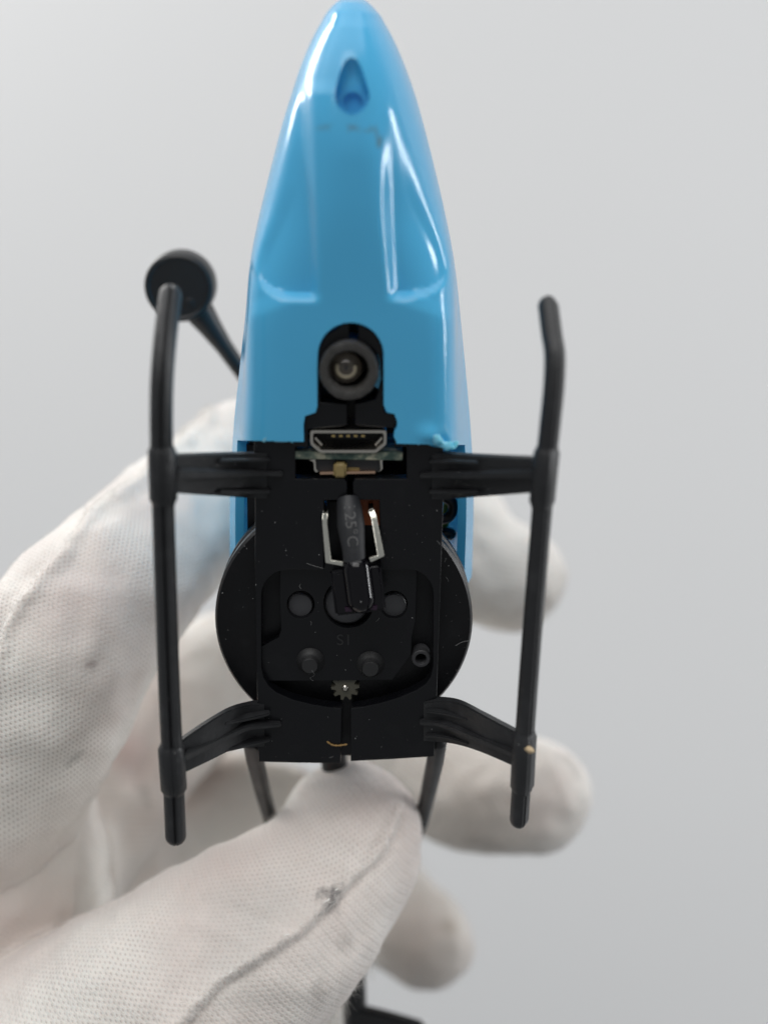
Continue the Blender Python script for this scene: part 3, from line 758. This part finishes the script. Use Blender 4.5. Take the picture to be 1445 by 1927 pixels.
# ================================================================ the gloved hand
def chain(pts, n=10):
    c4 = crom([Vector((*P(a, b_, y), 0)).to_3d() for a, b_, y, r in pts], n)
    rr = np.interp(np.linspace(0, len(pts)-1, len(c4)), range(len(pts)), [p[3] for p in pts])
    return c4, rr
fingers = {
    'thumb': [(-420, 2420, 40, 22), (-120, 2190, 26, 19), (130, 2040, 16, 16), (320, 1900, 12, 13.6), (470, 1790, 12, 11.6), (580, 1690, 14.5, 10.0), (640, 1605, 18, 8.9), (654, 1566, 20, 8.1)],
    'index': [(-200, 1700, 30, 15), (0, 1400, 18, 12.4), (120, 1220, 15, 10.6), (240, 1080, 20, 9.3), (370, 950, 31, 8.9), (520, 860, 44, 8.7), (690, 860, 51, 8.5), (800, 940, 52, 8.4), (890, 1050, 50, 8.3), (962, 1088, 49, 7.9)],
    'middle': [(60, 1600, 42, 13), (250, 1400, 50, 10.5), (420, 1275, 58, 9.2), (600, 1290, 66, 8.8), (760, 1420, 60, 8.6), (890, 1488, 50, 8.2), (1000, 1500, 44, 7.9)],
    'ring': [(80, 1750, 50, 13), (300, 1580, 60, 11), (480, 1540, 66, 9.5), (640, 1610, 66, 8.4), (740, 1715, 58, 7.6), (806, 1776, 54, 6.9)],
    'little': [(100, 1900, 56, 13), (300, 1760, 66, 10), (460, 1780, 70, 8.5), (580, 1880, 68, 7.4)],
    'palm': [(-60, 1420, 27, 14), (-60, 1700, 30, 16.5), (-100, 2000, 50, 22), (-350, 2400, 60, 28)],
    'palm2': [(180, 1560, 54, 13), (200, 1760, 60, 15), (80, 2060, 60, 20)],
}
parts_ = []; bones = []
for k, pts in fingers.items():
    c_, r_ = chain(pts)
    parts_.append(tube(c_, list(r_), 28, True))
    bones.append((k, np.array(c_), np.array(r_)))
hand = obj('gloved_hand', *merge(*parts_), 'wall', None, True)
md = hand.modifiers.new('r', 'REMESH'); md.mode = 'VOXEL'; md.voxel_size = 0.45*MM; md.use_smooth_shade = True
md = hand.modifiers.new('s', 'SMOOTH'); md.factor = 0.6; md.iterations = 22
dg = bpy.context.evaluated_depsgraph_get(); dg.update()
me = bpy.data.meshes.new_from_object(hand.evaluated_get(dg)); hand.modifiers.clear(); hand.data = me
nv = len(me.vertices)
co = np.empty(nv*3, np.float32); me.vertices.foreach_get('co', co); co = co.reshape(-1, 3).astype(float)/MM
nr = np.empty(nv*3, np.float32); me.vertices.foreach_get('normal', nr); nr = nr.reshape(-1, 3).astype(float)
# wrinkles and slack cloth
s = D/(co[:, 1]+D); hx = CX+co[:, 0]*s*K; hy = CY-co[:, 2]*s*K
seen = np.where((hx > -150) & (hx < 1300) & (hy < 2100) & (nr[:, 1] < 0.6))[0]
wr = np.zeros(nv); fine = np.zeros(nv); rag = np.zeros(nv)
wr[seen] = [noise.fractal(Vector(co[i])*0.075, 1.0, 2.1, 3)*0.85+noise.noise(Vector(co[i])*0.19)*0.28+noise.noise(Vector(co[i])*0.38)*0.17 for i in seen]
rag[seen] = [noise.fractal(Vector((hx[i]*0.03, hy[i]*0.03, 0)), 1.0, 2.0, 2)*6 for i in seen]
def fold(x0, y0, x1, y1, wpx, amp, y_lo=-99, y_hi=999):
    dx, dy = x1-x0, y1-y0; L = math.hypot(dx, dy)
    t = ((hx-x0)*dx+(hy-y0)*dy)/L; d = ((hx-x0)*-dy+(hy-y0)*dx)/L
    m_ = sstep(-0.15*L, 0.2*L, t)*(1-sstep(0.8*L, 1.15*L, t))*((nr[:, 1] < 0.2) & (co[:, 1] > y_lo) & (co[:, 1] < y_hi))
    return amp*np.exp(-(d/wpx)**2)*m_
disp = wr+fine+fold(1030, 1420, 1080, 1540, 14, 0.3, 25)+fold(940, 1420, 965, 1560, 22, -0.3, 25)+fold(890, 1020, 960, 1150, 22, -0.35, 30)+fold(1000, 1030, 1040, 1140, 12, 0.3, 30)+fold(835, 1715, 870, 1800, 14, 0.3, 30)
disp += fold(196, 1540, 205, 1780, 22, 1.1, 22)+fold(160, 1500, 120, 1790, 30, -0.6, 22)+fold(300, 1500, 280, 1720, 30, 0.8, 30)
disp += fold(330, 1330, 250, 1480, 26, -1.1, 25)+fold(470, 1480, 380, 1620, 40, -1.2, 30)
disp += fold(735, 1530, 660, 1670, 13, -0.5, -9, 25)+fold(560, 1480, 700, 1480, 26, 0.3, -9, 25)
disp += fold(330, 1720, 520, 1790, 16, 0.22, -9, 20)+fold(380, 1690, 560, 1750, 14, -0.2, -9, 20)
THUMB_SEAM = [(742, 1540), (722, 1596), (690, 1636), (650, 1672), (606, 1716), (560, 1756), (500, 1796), (440, 1838), (396, 1872), (350, 1922), (300, 1990)]
INDEX_SEAM = [(400, 790), (330, 846), (290, 880), (250, 920), (205, 948), (180, 968), (140, 1030), (100, 1075), (70, 1112), (30, 1165), (0, 1232), (-20, 1300)]
def seam_dist(pix):                          # signed pixel distance to the seam line, positive above it
    best_ = np.full(nv, 1e9); sg = np.zeros(nv)
    pl = [(q.x, q.y) for q in crom([(x, y, 0) for x, y in pix], 6)]
    for (x0, y0), (x1, y1) in zip(pl[:-1], pl[1:]):
        dx, dy = x1-x0, y1-y0; L2 = dx*dx+dy*dy
        t = np.clip(((hx-x0)*dx+(hy-y0)*dy)/L2, 0, 1); ex, ey = hx-x0-t*dx, hy-y0-t*dy
        d_ = np.hypot(ex, ey); m_ = d_ < best_; best_[m_] = d_[m_]; sg[m_] = np.sign(dx*ey-dy*ex)[m_]
    return best_*sg
sd = seam_dist(THUMB_SEAM)+rag
near = (co[:, 1] < 27) & (hy > 1480) & (nr[:, 1] < 0.3)
disp += near*((1-sstep(9, 60, np.maximum(sd, 0)))*sstep(-8, 7, sd)*0.6+0.4*np.exp(-((sd-9)/9)**2)-0.22*np.exp(-((sd+9)/7)**2))
near_t = near*np.exp(-((sd-4)/14)**2)
sd = seam_dist(INDEX_SEAM)+rag
near = (co[:, 1] < 45) & (hy < 1350) & (hx < 420) & (nr[:, 1] < 0.6)
near_i = near*np.exp(-(sd/14)**2)
disp += near*np.exp(-(sd/12)**2)*0.75-near*0.35*np.exp(-((sd-24)/12)**2)
co2 = co+nr*disp[:, None]
me.vertices.foreach_set('co', (co2*MM).astype(np.float32).ravel()); me.update()
# cloth coordinates: along and around the nearest finger bone
AX, RD = {}, {}
for k, (i0, i1, rd) in dict(thumb=(2, 6, 11.0), index=(1, 4, 10.5), middle=(1, 3, 9.5), ring=(1, 3, 9), little=(0, 2, 9), palm=(0, 2, 14), palm2=(0, 2, 13)).items():
    a_ = P(*fingers[k][i0][:3]); b_ = P(*fingers[k][i1][:3]); AX[k] = np.array((b_-a_).normalized()); RD[k] = rd
best = np.full(nv, 1e9); uvw = np.zeros((nv, 3))
for bi, (k, c_, r_) in enumerate(bones):
    seg = np.diff(c_, axis=0); L = np.linalg.norm(seg, axis=1); s0 = np.concatenate([[0], np.cumsum(L)])
    ref = np.array([0.2, -1.0, 0.1])
    for i in range(len(seg)):
        t = np.clip(((co-c_[i])@seg[i])/L[i]**2, 0, 1); q = c_[i]+t[:, None]*seg[i]; dv = co-q
        d = np.linalg.norm(dv, axis=1)-(r_[i]+(r_[i+1]-r_[i])*t)
        m_ = d < best
        tg = seg[i]/L[i]; e1 = ref-tg*(ref@tg); e1 /= np.linalg.norm(e1); e2 = np.cross(tg, e1)
        ang = np.arctan2(dv@e2, dv@e1)
        best[m_] = d[m_]; uvw[m_, 0] = co[m_]@AX[k]; uvw[m_, 1] = ang[m_]*RD[k]; uvw[m_, 2] = bi*3.3
at = me.attributes.new('cloth', 'FLOAT_VECTOR', 'POINT'); at.data.foreach_set('vector', uvw.astype(np.float32).ravel())

# knitted cotton
m, nt, b = mat('knit_cotton')
b.inputs['Roughness'].default_value = 0.95; b.inputs['Specular IOR Level'].default_value = 0.1
b.inputs['Sheen Weight'].default_value = 0.35; b.inputs['Sheen Roughness'].default_value = 0.5
b.inputs['Subsurface Weight'].default_value = 0.25; b.inputs['Subsurface Radius'].default_value = (1, 0.75, 0.65); b.inputs['Subsurface Scale'].default_value = 0.0012
L_ = nt.links.new
atn = nt.nodes.new('ShaderNodeAttribute'); atn.attribute_name = 'cloth'
tc = nt.nodes.new('ShaderNodeTexCoord')
wn = nt.nodes.new('ShaderNodeTexNoise'); wn.inputs['Scale'].default_value = 90; wn.inputs['Detail'].default_value = 2
L_(tc.outputs['Object'], wn.inputs['Vector'])
wa = nt.nodes.new('ShaderNodeVectorMath'); wa.operation = 'MULTIPLY_ADD'
wa.inputs[1].default_value = (0.9, 0.9, 0.0)
L_(wn.outputs['Color'], wa.inputs[0]); L_(atn.outputs['Vector'], wa.inputs[2])
sp2 = nt.nodes.new('ShaderNodeSeparateXYZ'); L_(wa.outputs[0], sp2.inputs[0])
def mth(op, a, b_=None, c=None):
    n_ = nt.nodes.new('ShaderNodeMath'); n_.operation = op
    for i, x in enumerate((a, b_, c)):
        if x is None: continue
        if isinstance(x, (int, float)): n_.inputs[i].default_value = x
        else: L_(x, n_.inputs[i])
    return n_.outputs[0]
PU, PV = 0.42, 0.62
row = mth('DIVIDE', sp2.outputs[0], PU)
rowi = mth('FLOOR', row); rf_ = mth('FRACT', row)
off = mth('MULTIPLY', mth('MODULO', rowi, 2.0), 0.5)
cf_ = mth('FRACT', mth('ADD', mth('DIVIDE', sp2.outputs[1], PV), off))
du = mth('SUBTRACT', rf_, 0.5); dv_ = mth('SUBTRACT', cf_, 0.5)
rr_ = mth('SQRT', mth('ADD', mth('POWER', mth('MULTIPLY', du, 1.1), 2.0), mth('POWER', dv_, 2.0)))
hole = nt.nodes.new('ShaderNodeMapRange'); hole.interpolation_type = 'SMOOTHSTEP'
hole.inputs[1].default_value = 0.40; hole.inputs[2].default_value = 0.05
L_(rr_, hole.inputs[0])
sp3 = nt.nodes.new('ShaderNodeSeparateXYZ'); L_(atn.outputs['Vector'], sp3.inputs[0])
nap = nt.nodes.new('ShaderNodeMapRange'); nap.inputs[1].default_value = 0.0; nap.inputs[2].default_value = 3.0; nap.inputs[3].default_value = 0.6; nap.inputs[4].default_value = 1.0
L_(sp3.outputs[2], nap.inputs[0])
nap_out = nap.outputs[0]
rib2 = mth('MULTIPLY', mth('SINE', mth('MULTIPLY', row, 3.1416)), mth('MULTIPLY', mth('SUBTRACT', 1.0, nap_out), 0.28))
ribw = mth('ADD', mth('MULTIPLY', mth('SINE', mth('MULTIPLY', row, 6.2832)), 0.10), rib2)
big = nt.nodes.new('ShaderNodeTexNoise'); big.inputs['Scale'].default_value = 60; big.inputs['Detail'].default_value = 4
L_(tc.outputs['Object'], big.inputs['Vector'])
vis = nt.nodes.new('ShaderNodeMapRange'); vis.inputs[1].default_value = 0.36; vis.inputs[2].default_value = 0.62; vis.inputs[3].default_value = 0.1
L_(big.outputs['Fac'], vis.inputs[0])
holev = mth('MULTIPLY', mth('MULTIPLY', hole.outputs[0], vis.outputs[0]), nap.outputs[0])
fz = nt.nodes.new('ShaderNodeTexNoise'); fz.inputs['Scale'].default_value = 2600; fz.inputs['Detail'].default_value = 4
L_(tc.outputs['Object'], fz.inputs['Vector'])
hgt = mth('ADD', mth('ADD', mth('MULTIPLY', holev, -1.0), ribw), mth('MULTIPLY', fz.outputs['Fac'], 0.9))
bp = nt.nodes.new('ShaderNodeBump'); bp.inputs['Strength'].default_value = 0.55; bp.inputs['Distance'].default_value = 0.00018
L_(hgt, bp.inputs['Height']); L_(bp.outputs[0], b.inputs['Normal'])
mx = nt.nodes.new('ShaderNodeMix'); mx.data_type = 'RGBA'
mx.inputs[6].default_value = (0.82, 0.785, 0.735, 1); mx.inputs[7].default_value = (0.44, 0.38, 0.35, 1)
L_(mth('MULTIPLY', holev, 0.85), mx.inputs[0])
# warm, thin patches where the skin shows through
pk = nt.nodes.new('ShaderNodeTexNoise'); pk.inputs['Scale'].default_value = 38; pk.inputs['Detail'].default_value = 3
L_(tc.outputs['Object'], pk.inputs['Vector'])
pkr = nt.nodes.new('ShaderNodeMapRange'); pkr.inputs[1].default_value = 0.48; pkr.inputs[2].default_value = 0.75; pkr.inputs[4].default_value = 0.7
L_(pk.outputs['Fac'], pkr.inputs[0])
mx2 = nt.nodes.new('ShaderNodeMix'); mx2.data_type = 'RGBA'; mx2.inputs[7].default_value = (0.66, 0.55, 0.51, 1)
L_(pkr.outputs[0], mx2.inputs[0]); L_(mx.outputs[2], mx2.inputs[6])
cur = mx2.outputs[2]
bvh = BVHTree.FromPolygons([Vector(v) for v in co2], [tuple(p.vertices) for p in me.polygons])
def hit(px_, py_):
    d = Vector(((px_-CX)/K, D, (CY-py_)/K)).normalized()
    r_ = bvh.ray_cast(CAMP, d); return r_[0], r_[1]
def stain(cur, px_, py_, r, color, amount, sc=900, stretch=None):
    p, _ = hit(px_, py_)
    if p is None: return cur
    sb = nt.nodes.new('ShaderNodeVectorMath'); sb.operation = 'SUBTRACT'; sb.inputs[1].default_value = p*MM
    nw = nt.nodes.new('ShaderNodeTexNoise'); nw.inputs['Scale'].default_value = sc; nw.inputs['Detail'].default_value = 5
    L_(tc.outputs['Object'], nw.inputs['Vector']); L_(tc.outputs['Object'], sb.inputs[0])
    v_ = sb.outputs[0]
    if stretch:
        mp = nt.nodes.new('ShaderNodeMapping'); mp.vector_type = 'TEXTURE'; mp.inputs['Rotation'].default_value = (0, stretch[0], 0); mp.inputs['Scale'].default_value = (stretch[1], 1, 1)
        L_(v_, mp.inputs['Vector']); v_ = mp.outputs[0]
    ln = nt.nodes.new('ShaderNodeVectorMath'); ln.operation = 'LENGTH'; L_(v_, ln.inputs[0])
    dd = mth('ADD', mth('DIVIDE', ln.outputs['Value'], r*MM), mth('MULTIPLY', mth('SUBTRACT', nw.outputs['Fac'], 0.5), 2.2))
    fr = nt.nodes.new('ShaderNodeMapRange'); fr.interpolation_type = 'SMOOTHSTEP'; fr.inputs[1].default_value = 1.35; fr.inputs[2].default_value = -0.1; fr.inputs[4].default_value = amount
    L_(dd, fr.inputs[0])
    mm_ = nt.nodes.new('ShaderNodeMix'); mm_.data_type = 'RGBA'; mm_.inputs[7].default_value = (*color, 1)
    L_(fr.outputs[0], mm_.inputs[0]); L_(cur, mm_.inputs[6]); return mm_.outputs[2]
for a in ((628, 1690, 1.5, (0.06, 0.06, 0.065), 0.8, 1100, (math.radians(-38), 1.7)), (650, 1775, 1.3, (0.22, 0.21, 0.19), 0.3, 1300, (0.4, 1.5)), (600, 1866, 1.3, (0.22, 0.21, 0.19), 0.32, 1300, (0.9, 1.6)),
          (140, 1427, 1.0, (0.25, 0.24, 0.22), 0.55, 1300, (0.3, 2.0)), (172, 1250, 0.6, (0.3, 0.22, 0.21), 0.5, 1400, (0.6, 1.6)), (272, 1492, 1.3, (0.25, 0.24, 0.22), 0.3, 900, (1.0, 1.8)),
          (230, 1415, 4.5, (0.60, 0.40, 0.38), 0.45, 90), (915, 1590, 1.8, (0.3, 0.29, 0.27), 0.5, 600, (0.2, 2.0)), (400, 1460, 7.0, (0.58, 0.43, 0.39), 0.35, 60), (130, 1130, 7.0, (0.62, 0.50, 0.47), 0.3, 70),
          (1075, 1440, 2.2, (0.33, 0.32, 0.30), 0.45, 500), (850, 1745, 1.6, (0.45, 0.38, 0.3), 0.45, 500), (900, 1500, 12.0, (0.52, 0.45, 0.40), 0.55, 70), (790, 1790, 9.0, (0.55, 0.47, 0.41), 0.45, 80), (940, 1090, 9.0, (0.55, 0.51, 0.47), 0.4, 80), (480, 1740, 5.0, (0.5, 0.49, 0.47), 0.35, 160, (-0.3, 2.0))):
    cur = stain(cur, *a)
L_(cur, b.inputs['Base Color'])
M['cotton'] = m
me.materials.clear(); me.materials.append(m); me.shade_smooth()
tag(hand, 'hand in a white knitted cotton glove gripping the tail of the helicopter', 'hand')

# seams: stitched welts standing on the cloth
m, nt, b = mat('seam_cotton')
b.inputs['Base Color'].default_value = (0.80, 0.78, 0.74, 1); b.inputs['Roughness'].default_value = 0.95
tc = nt.nodes.new('ShaderNodeTexCoord'); n = nt.nodes.new('ShaderNodeTexNoise'); n.inputs['Scale'].default_value = 1400; n.inputs['Detail'].default_value = 4
nt.links.new(tc.outputs['Object'], n.inputs['Vector'])
bp = nt.nodes.new('ShaderNodeBump'); bp.inputs['Strength'].default_value = 0.8; bp.inputs['Distance'].default_value = 0.0003
nt.links.new(n.outputs['Fac'], bp.inputs['Height']); nt.links.new(bp.outputs[0], b.inputs['Normal'])
M['seam'] = m; b.inputs['Base Color'].default_value = (0.76, 0.735, 0.70, 1)
def seam(pix, rad, seed):
    pts = []
    for q in crom([(x, y, 0) for x, y in pix], 22):
        p, nn_ = hit(q.x+random.uniform(-2.5, 2.5), q.y+random.uniform(-2.5, 2.5))
        if p is None: continue
        k = noise.noise(Vector((q.x*0.05, q.y*0.05, seed)))
        pts.append((p-nn_*rad*0.95*(1+0.6*k), rad*(1+0.6*noise.noise(Vector((q.x*0.11, q.y*0.11, seed+5))))))
    path = [p for p, _ in pts]
    path = [path[0]]+[(path[i-1]+path[i]*2+path[i+1])/4 for i in range(1, len(path)-1)]+[path[-1]]
    return obj('seam', *tube(path, [r for _, r in pts], 12, True, flat=0.8), 'seam', hand, True)


seam([(x-5, y-7) for x, y in THUMB_SEAM[1:]], 0.13, 1.0)
seam([(x-1, y-1) for x, y in INDEX_SEAM[2:]], 0.13, 2.0)
# fuzz: short loose fibres all over the cloth that faces the picture
fcent = np.empty(len(me.polygons)*3, np.float32); me.polygons.foreach_get('center', fcent); fcent = fcent.reshape(-1, 3)/MM
fnor = np.empty(len(me.polygons)*3, np.float32); me.polygons.foreach_get('normal', fnor); fnor = fnor.reshape(-1, 3)
s = D/(fcent[:, 1]+D); fx = CX+fcent[:, 0]*s*K; fy_ = CY-fcent[:, 2]*s*K
okk = np.where((fx > -60) & (fx < 1300) & (fy_ > 650) & (fy_ < 2000) & (fnor[:, 1] < 0.45))[0]
ids = rng.choice(okk, 40000)
fvs, ffs = [], []
def fibre(p, n_, ln, wdt, curl):
    d = Vector(n_)+Vector(rng.normal(0, 0.9, 3)); d.normalize()
    c_ = Vector(rng.normal(0, 1, 3))*curl
    sd = d.cross(Vector((0.3, 1, 0.2))); sd = (sd.normalized() if sd.length > 1e-4 else Vector((1, 0, 0)))*wdt
    o_ = len(fvs); q = Vector(p)
    for i in range(4):
        fvs.append(q-sd*(1-i*0.2)); fvs.append(q+sd*(1-i*0.2))
        d = (d+c_*0.4).normalized(); q = q+d*ln/3
    for i in range(3): ffs.append((o_+2*i, o_+2*i+1, o_+2*i+3, o_+2*i+2))
for i in ids: fibre(fcent[i], fnor[i], random.uniform(0.3, 0.9), 0.011, 0.8)
pw = np.empty(len(me.polygons), np.int32); me.polygons.foreach_get('loop_start', pw)
lv = np.empty(len(me.loops), np.int32); me.loops.foreach_get('vertex_index', lv)
ws = (near_t+near_i)[lv[pw]]; ws = ws*(ws > 0.1); ws /= ws.sum()
for i in rng.choice(len(ws), 9000, p=ws): fibre(fcent[i], fnor[i], random.uniform(0.25, 0.8), 0.012, 1.2)
# the frayed edge under the thumb
ed = [i for i in okk if 600 < fx[i] < 740 and 1790 < fy_[i] < 1960 and fcent[i, 1] < 30 and abs(fnor[i, 1]) < 0.45]
for i in rng.choice(ed, 420) if ed else []: fibre(fcent[i], fnor[i], random.uniform(0.8, 2.2), 0.016, 1.3)
fz_ = obj('lint_fibres', fvs, ffs, 'seam', hand); fz_['kind'] = 'stuff'

# ================================================================ specks lying on the toy
bvl = []
dg = bpy.context.evaluated_depsgraph_get(); dg.update()
def toy_hit(px_, py_):
    d = Vector(((px_-CX)/K, D, (CY-py_)/K)).normalized()
    ok, loc, nrm, idx, ob, mw = scene.ray_cast(dg, CAMP*MM, d)
    return (loc/MM, nrm, ob) if ok else (None, None, None)
sv_, sf_ = [], []
def speck(p, n_, r):
    o_ = len(sv_); n_ = Vector(n_); a = n_.orthogonal().normalized(); b_ = n_.cross(a)
    k = 5; an = random.uniform(0, 6)
    for i in range(k):
        t = an+2*math.pi*i/k; q = r*random.uniform(0.5, 1.2); sv_.append(p+a*math.cos(t)*q+b_*math.sin(t)*q)
    sv_.append(p+n_*r*0.7)
    for i in range(k): sf_.append((o_+i, o_+(i+1) % k, o_+k))
zones = [(415, 485, 1000, 1320, 26), (830, 885, 1020, 1300, 30), (485, 605, 940, 1065, 26), (720, 830, 940, 1065, 26), (500, 800, 1150, 1275, 24), (490, 640, 1340, 1430, 18), (665, 815, 1340, 1430, 18), (350, 480, 860, 935, 14), (850, 1000, 865, 930, 14), (480, 550, 835, 935, 8), (970, 1010, 1000, 1540, 16), (310, 340, 1000, 1560, 10), (590, 730, 1070, 1150, 8)]
for x0, x1, y0, y1, n in zones:
    for _ in range(int(n*0.65)):
        x, y = random.uniform(x0, x1), random.uniform(y0, y1)
        p, n_, ob = toy_hit(x, y)
        if p is None or ob.parent is None or ob.name.startswith(('gloved', 'seam', 'lint', 'canopy')): continue
        speck(p, n_, random.choice((0.02, 0.025, 0.03, 0.035, 0.045, 0.075)))
def hair(pix, wdt):
    o_ = len(sv_); pts = []
    for q in crom([(x, y, 0) for x, y in pix], 6):
        p, n_, ob = toy_hit(q.x, q.y)
        if p is not None: pts.append(p+Vector((0, -0.05, 0)))
    for i, p in enumerate(pts):
        t = (pts[min(i+1, len(pts)-1)]-pts[max(i-1, 0)]).normalized(); sd = t.cross(Vector((0, 1, 0))).normalized()*wdt
        sv_.extend([p-sd, p+sd, p+Vector((0, -wdt*1.5, 0))])
    for i in range(len(pts)-1):
        a = o_+3*i
        sf_.extend([(a, a+3, a+5, a+2), (a+1, a+2, a+5, a+4)])
hair([(857, 1215), (870, 1208), (887, 1205)], 0.02); hair([(577, 1060), (595, 1066), (612, 1070)], 0.02)
hair([(587, 1262), (592, 1270), (584, 1276), (590, 1281)], 0.02); hair([(566, 1098), (564, 1104), (567, 1108)], 0.02)
for _ in range(6):
    x0, x1, y0, y1, n = random.choice(zones[:7]); x, y = random.uniform(x0, x1), random.uniform(y0, y1); a = random.uniform(0, 6)
    hair([(x, y), (x+4*math.cos(a)+1, y+4*math.sin(a)), (x+9*math.cos(a), y+9*math.sin(a)+1)], 0.014)
du_ = obj('dust_specks', sv_, sf_, 'dust')
tag(du_, 'fine pale dust specks and lint scattered over the black underside', 'dust', kind='stuff')
# crumb on the right skid
p, n_, ob = toy_hit(994, 1410)
bm = bmesh.new(); bmesh.ops.create_icosphere(bm, subdivisions=3, radius=0.42*MM)
for v in bm.verts:
    v.co *= 1+0.5*noise.noise(v.co*2600)+0.2*noise.noise(v.co*7000); v.co.z *= 0.75
me2 = bpy.data.meshes.new('crumb'); bm.to_mesh(me2); bm.free(); me2.materials.append(M['tan']); me2.shade_smooth()
cb = bpy.data.objects.new('crumb', me2); col.objects.link(cb); cb.location = (p+Vector((0.1, -0.15, 0)))*MM
tag(cb, 'tiny tan crumb stuck to the rear collar of the right skid', 'crumb')
# straw coloured fibre at the rear slit
pts = []
for q in crom([(616, 1396, 0), (626, 1402, 0), (638, 1403, 0), (652, 1401, 0)], 5):
    p, n_, ob = toy_hit(min(q.x, 639), q.y)
    pts.append(P(q.x, q.y, p.y-0.12))
sf = obj('straw_fibre', *tube(pts, [0.07+0.05*math.sin(i) ** 2 for i in range(len(pts))], 8, True), 'straw', None, True)
tag(sf, 'short brown straw fibre beside the slit at the rear of the black plate', 'fibre')
